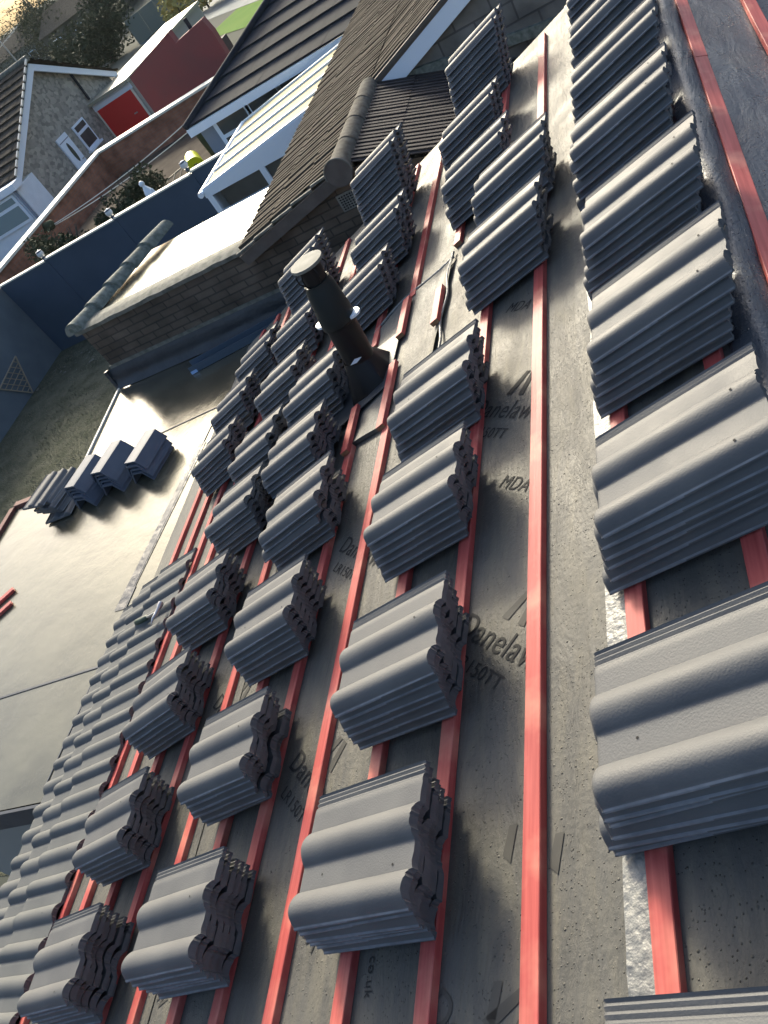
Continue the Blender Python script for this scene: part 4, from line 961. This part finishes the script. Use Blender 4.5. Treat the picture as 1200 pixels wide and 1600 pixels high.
mb = MB(); mb.tube([(HX + .08, 28.65, CZ - 1.75), (HX + .08, 28.62, CZ - 2.8)], .05, 8); mb.build('downpipe', M['dark_slate'], sh)
ar = empty('tv_aerial', (HX + .05, yr, zr + .1), 'small television aerial on the ridge of the stone house', 'aerial')
ax_, ay_ = HX - .1, yr
mb = MB(); mb.tube([(ax_, ay_, zr + .05), (ax_ - .05, ay_, zr + 1.0)], .025, 6); mb.build('mast', M['steel'], ar)
mb = MB(); mb.bar((ax_ - .5, ay_, zr + .75), (ax_ + .7, ay_ + .2, zr + .95), .02, .02)
for k in range(5): mb.bar((ax_ - .4 + .22 * k, ay_ - .22, zr + .77 + .03 * k), (ax_ - .4 + .22 * k, ay_ + .25, zr + .77 + .03 * k), .012, .012)
mb.build('elements', M['creamcap'], ar)
# white rendered extension in front of it
we = empty('white_extension', (-21, 22.5, 0), 'white rendered front extension with a wide two light window', 'extension')
mb = MB(); mb.abox(-30, -18.32, 22.05, 23.2, 0, CZ - 3.0); mb.build('wall', M['white'], we)
mb = MB(); mb.abox(-30, -18.15, 21.85, 22.34, CZ - 2.995, CZ - 2.80); mb.build('fascia', M['upvc'], we)
mb = MB(); mb.tube([(-18.36, 21.98, 0), (-18.36, 21.98, CZ - 3.0)], .045, 8); mb.build('downpipe', M['greyrender'], we, smooth=1)
w2 = MB(); w2.abox(-20.3, -18.52, 21.98, 22.045, CZ - 3.95, CZ - 3.05); w2 = w2.build('window', M['upvc'], we)
pg = mat('pale_glass', (.22, .30, .32), .2)
mb = MB(); mb.abox(-20.2, -18.62, 21.966, 21.976, CZ - 3.86, CZ - 3.40); childof(mb.build('pane', pg), w2, we)
mb = MB(); mb.abox(-20.2, -18.62, 21.966, 21.976, CZ - 3.30, CZ - 3.12); childof(mb.build('pane', pg), w2, we)
# garage with the red door
ga = empty('garage', (-17.6, 28.6, 0), 'flat roofed garage with a red up and over door', 'garage')
gy = 28.62
mb = MB(); mb.abox(-18.49, -16.62, gy, 37, 0, CZ - 3.0); mb.build('walls', M['houseplain'], ga)
mb = MB(); mb.abox(-18.49, -16.55, gy - .25, 37.1, CZ - 2.995, CZ - 2.88); mb.build('flat_roof', mat('pale_garage_roof', (.30, .29, .22), .6), ga)
mb = MB(); mb.abox(-18.49, -16.65, gy - .08, gy - .005, CZ - 3.22, CZ - 3.005); mb.build('lintel', M['upvc'], ga)
mb = MB(); mb.abox(-18.42, -16.76, gy - .06, gy - .005, 0, CZ - 3.225); gd = mb.build('door', M['reddoor'], ga)
mb = MB(); mb.abox(-17.2, -17.05, gy - .09, gy - .065, CZ - 3.95, CZ - 3.91); childof(mb.build('handle', M['steel']), gd, ga)
for x in (-18.485, -16.755):
    mb = MB(); mb.abox(x, x + .06, gy - .07, gy - .005, 0, CZ - 3.225); mb.build('door_post', M['creamcap'], ga)
# maroon outbuilding with a stepped parapet
mo = empty('maroon_outbuilding', (-12.1, 23.5, 0), 'maroon rendered outbuilding with a notched parapet', 'outbuilding')
mb = MB(); Yq = 23.5
mb.prism([(-13.58, Yq, 0), (-10.62, Yq, 0), (-10.62, Yq, CZ - 2.60), (-10.70, Yq, CZ - 2.22), (-11.74, Yq, CZ - 2.34), (-11.76, Yq, CZ - 2.03), (-13.58, Yq, CZ - 2.40)], (0, .3, 0)); mb.build('front_wall', M['maroon'], mo)
mb = MB(); mb.abox(-13.5, -11.0, Yq + .3, Yq + 1.6, 0, CZ - 3.0); mb.build('rear_block', M['dark_tile'], mo)
mb = MB(); mb.tube([(-11.2, Yq + .2, CZ - 2.3), (-11.2, Yq + .2, CZ - 2.0)], .06, 8); mb.build('vent_pipe', M['dark_slate'], mo)

# ------------------------------------------------------------------ far side: fences, houses, trees, woodland
ff = empty('far_fence', (-30, 60, 0), 'distant grey green panel fence beside the pale road', 'fence')
mb = MB()
p0, p1 = Vector((-33.5, 62, 0)), Vector((-27.5, 67, 0))
for k in range(6):
    a, b_ = p0.lerp(p1, k / 6), p0.lerp(p1, (k + .96) / 6); mb.prism([a, b_, b_ + Vector((0, 0, 1.7)), a + Vector((0, 0, 1.7))], (0, .1, 0))
mb.build('panel', mat('far_fence_wood', (.14, .16, .14), .9), ff)
def bare_tree(x, y, z, h_, label, seed, grp='bare winter trees on the skyline', dens=1.0):
    rnd = random.Random(seed); o = empty('bare_tree', (x, y, z), label, 'tree', grp)
    mb = MB(); mb.tube([(x, y, z - .3), (x + .02 * h_, y, z + h_ * .35), (x, y, z + h_ * .7), (x + .03 * h_, y, z + h_)], [h_ * .022, h_ * .017, h_ * .009, h_ * .002], 6); mb.build('trunk', M['bark'], o)
    mb = MB()
    def branch(p, d, l, r_, lev):
        pts_ = [p]; q = p
        for k in range(3):
            d = (d + Vector((rnd.gauss(0, .16), rnd.gauss(0, .16), rnd.gauss(.05, .1)))).normalized(); q = q + d * l / 3; pts_.append(q)
        mb.tube(pts_, [r_, r_ * .75, r_ * .5, r_ * .25], 4, caps=False)
        if lev < 3:
            for k in range(int((4 if lev < 2 else 5) * dens)):
                t = rnd.uniform(.3, 1); w = pts_[1 + min(2, int(t * 3))]
                dd = (d + Vector((rnd.gauss(0, .6), rnd.gauss(0, .6), rnd.gauss(.1, .4)))).normalized(); branch(w, dd, l * rnd.uniform(.45, .65), r_ * .5, lev + 1)
    for k in range(int(10 * dens)):
        t = rnd.uniform(.3, .95); a = rnd.random() * 6.3
        branch(Vector((x, y, z + h_ * t)), Vector((math.cos(a), math.sin(a), rnd.uniform(.4, 1.1))).normalized(), h_ * rnd.uniform(.22, .38) * (1.2 - t * .6), h_ * .007, 1)
    mb.build('branches', M['bark'], o, merge=False)
for k, (x, y, h_) in enumerate(((-118, 165, 17), (-108, 170, 15), (-101, 160, 13), (-126, 178, 18), (-94, 168, 12), (-88, 165, 11), (-112, 150, 13))):
    t = max(0, min(1, (y - 70) / 230)); zz = 7 * t * t * (3 - 2 * t)
    bare_tree(x, y, zz, h_, ['tall bare tree at the left of the skyline', 'bare tree second along the skyline', 'smaller bare tree in front of the skyline gap', 'tallest bare tree at the picture corner', 'slim bare tree near the far houses', 'low bare tree where the skyline meets the wood', 'bare tree low in front of the skyline trees'][k], 20 + k)
def crown_tree(x, y, z, h_, w, label, seed, mtl='leaf', cnt=900, size=.5):
    rnd = random.Random(seed); o = empty('evergreen_tree', (x, y, z), label, 'tree', 'dark trees below the skyline')
    mb = MB(); mb.tube([(x, y, z - .3), (x, y, z + h_ * .6), (x, y, z + h_ * .9)], [w * .07, w * .05, w * .01], 6); mb.build('trunk', M['bark'], o)
    mb = MB()
    for k in range(9):
        c = (x + rnd.gauss(0, .22) * w, y + rnd.gauss(0, .22) * w, z + h_ * rnd.uniform(.35, .85)); rr = w * rnd.uniform(.2, .36)
        foliage(mb, c, (rr, rr, rr), cnt // 9, size, rnd)
    mb.build('crown', M[mtl], o, merge=False)
def gz(y):
    t = max(0, min(1, (y - 70) / 230)); return 7 * t * t * (3 - 2 * t)
for k, (x, y, h_, w, ml, l) in enumerate((
    (-46, 84, 5.5, 6.0, 'leaf', 'large round dark evergreen above the garage'), (-40, 66, 3.2, 5.0, 'leaf2', 'low bushy tree behind the stone house ridge'), (-36, 62, 2.6, 4.5, 'leaf', 'dark low tree right of the stone house ridge'),
    (-36, 78, 5.0, 6.0, 'leaf2', 'grey green tree behind the far fence'), (-62, 100, 5.5, 7, 'leaf2', 'dull green tree beside the far houses'), (-72, 112, 6.5, 8, 'leaf', 'dark tree left of the far houses'),
    (-40, 96, 6.5, 8, 'leaf', 'tall dark tree at the top edge'), (-52, 120, 7, 9, 'leaf2', 'wide grey green tree behind the far houses'), (-32, 84, 5.5, 7, 'leaf', 'dark spreading tree above the far road'), (-84, 120, 6, 8, 'leaf2', 'dull bush below the bare trees'))):
    crown_tree(x, y, gz(y), h_, w, l, 60 + k, ml, cnt=4200, size=.15)
# far wood as one mass
mb = MB(); rnd = random.Random(77)
for k in range(520):
    y = rnd.uniform(100, 175); x = -y * rnd.uniform(.35, .80); z = gz(y); hh = rnd.uniform(2.0, 4.2)
    foliage(mb, (x, y, z + hh * .5), (hh * .9, hh * .9, hh * .55), 240, .16, rnd)
tag(mb.build('far_woodland', mat('far_wood', (.05, .055, .042), .9, (.085, .088, .07), nscale=.08, spec=.03), merge=False), 'grey green winter woodland covering the far hillside', 'woodland', kind='stuff')
def far_house(x, y, w, d, h_, label, wallm, seed):
    z = gz(y); o = empty('far_house', (x, y, z), label, 'house', 'far houses below the skyline')
    mb = MB(); mb.abox(x, x + w, y, y + d, z - 1, z + h_); mb.build('walls', wallm, o)
    mb = MB(); mb.prism([(x - .3, y - .4, z + h_), (x - .3, y + d + .4, z + h_), (x - .3, y + d / 2, z + h_ + 1.9)], (w + .6, 0, 0)); mb.build('roof', M['neigh_tile'], o)
    n = max(2, int(w / 2.6))
    for k in range(n):
        for zz in ((z + .9, z + 3.2) if h_ > 4 else (z + .9,)):
            xx = x + w * (k + .5) / n - .6; mb = MB(); mb.abox(xx, xx + 1.2, y - .06, y - .01, zz, zz + 1.2); f_ = mb.build('window', M['upvc'], o)
            mb = MB(); mb.abox(xx + .1, xx + 1.1, y - .08, y - .07, zz + .1, zz + 1.1); childof(mb.build('pane', M['glass']), f_, o)
far_house(-62, 96, 10, 8, 2.9, 'far brown brick house with pale windows, nearer the middle', mat('far_brick', (.085, .085, .07), .9), 1)
far_house(-79, 108, 11, 8, 3.0, 'far grey green rendered house further left', mat('far_render', (.15, .17, .15), .9), 2)
# straw coloured hedge plants by the far road
for k, (x, y) in enumerate(((-27.2, 57.5), (-24.6, 56.0), (-22.4, 54.6))):
    rnd = random.Random(90 + k); o = empty('straw_shrub', (x, y, 0), ['straw yellow shrub by the road, leftmost of three', 'straw yellow shrub by the road, middle of three', 'straw yellow shrub by the road, rightmost of three'][k], 'shrub', 'straw yellow shrubs by the far road')
    mb = MB(); foliage(mb, (x, y, 1.1), (1.3, 1.0, 1.0), 420, .2, rnd); mb.build('foliage', M['straw'], o, merge=False)
    mb = MB(); mb.tube([(x, y, 0), (x, y, 1.2)], .08, 6); mb.build('stem', M['bark'], o)

# damp winter air
hz = MB(); hz.abox(-420, 80, -60, 520, -1.5, 32)
m = bpy.data.materials.new('damp_air'); m.use_nodes = True; nt = m.node_tree; nt.nodes.remove(nt.nodes['Principled BSDF'])
pv = nt.nodes.new('ShaderNodeVolumePrincipled'); pv.inputs['Color'].default_value = (.80, .90, .86, 1); pv.inputs['Density'].default_value = .00014; pv.inputs['Anisotropy'].default_value = .2
nt.links.new(pv.outputs[0], nt.nodes['Material Output'].inputs['Volume'])
tag(hz.build('haze', m), kind='stuff')

# ------------------------------------------------------------------ sky, sun, camera
SUN_EL, SUN_AZ = R(24), R(-30)         # azimuth from +Y, negative towards -X
L = Vector((math.sin(SUN_AZ) * math.cos(SUN_EL), math.cos(SUN_AZ) * math.cos(SUN_EL), math.sin(SUN_EL)))
for o in sc.objects:
    if 'label' in o and len(o['label'].split()) > 16: print('LONG', o['label'])
w = bpy.data.worlds.new('World'); sc.world = w; w.use_nodes = True
nt = w.node_tree; bgn = nt.nodes['Background']
sky = nt.nodes.new('ShaderNodeTexSky'); sky.sky_type = 'NISHITA'; sky.sun_disc = False
sky.sun_elevation = SUN_EL; sky.sun_rotation = SUN_AZ; sky.air_density = 1.1; sky.dust_density = 7.0; sky.ozone_density = 3.0
nt.links.new(sky.outputs[0], bgn.inputs[0]); bgn.inputs[1].default_value = .15
sl = bpy.data.lights.new('sun', 'SUN'); sl.energy = 2.5; sl.angle = R(10); sl.color = (1, .92, .72)
so = bpy.data.objects.new('sun', sl); link(so); so.rotation_euler = L.to_track_quat('Z', 'Y').to_euler()
cd = bpy.data.cameras.new('camera'); cam = bpy.data.objects.new('camera', cd); link(cam)
cd.sensor_fit = 'HORIZONTAL'; cd.sensor_width = 36; cd.lens = 1250.7165 / 1200 * 36; cd.clip_start = .05; cd.clip_end = 4000
rt = Vector((0.8602408615, 0.1347390209, -0.4917632117)); dn = Vector((-0.2440513626, -0.7379984205, -0.6291242038)); fw = Vector((-0.4476880528, 0.6612138290, -0.6019731554))
mc = Matrix((rt, -dn, -fw)).transposed().to_4x4(); mc.translation = (0, 0, CZ); cam.matrix_world = mc
sc.camera = cam
sc.render.engine = 'CYCLES'
sc.view_settings.view_transform = 'Standard'; sc.view_settings.look = 'None'; sc.view_settings.gamma = 1; sc.view_settings.exposure = 1.12
print('tiles', ntile, 'objects', len(sc.objects))
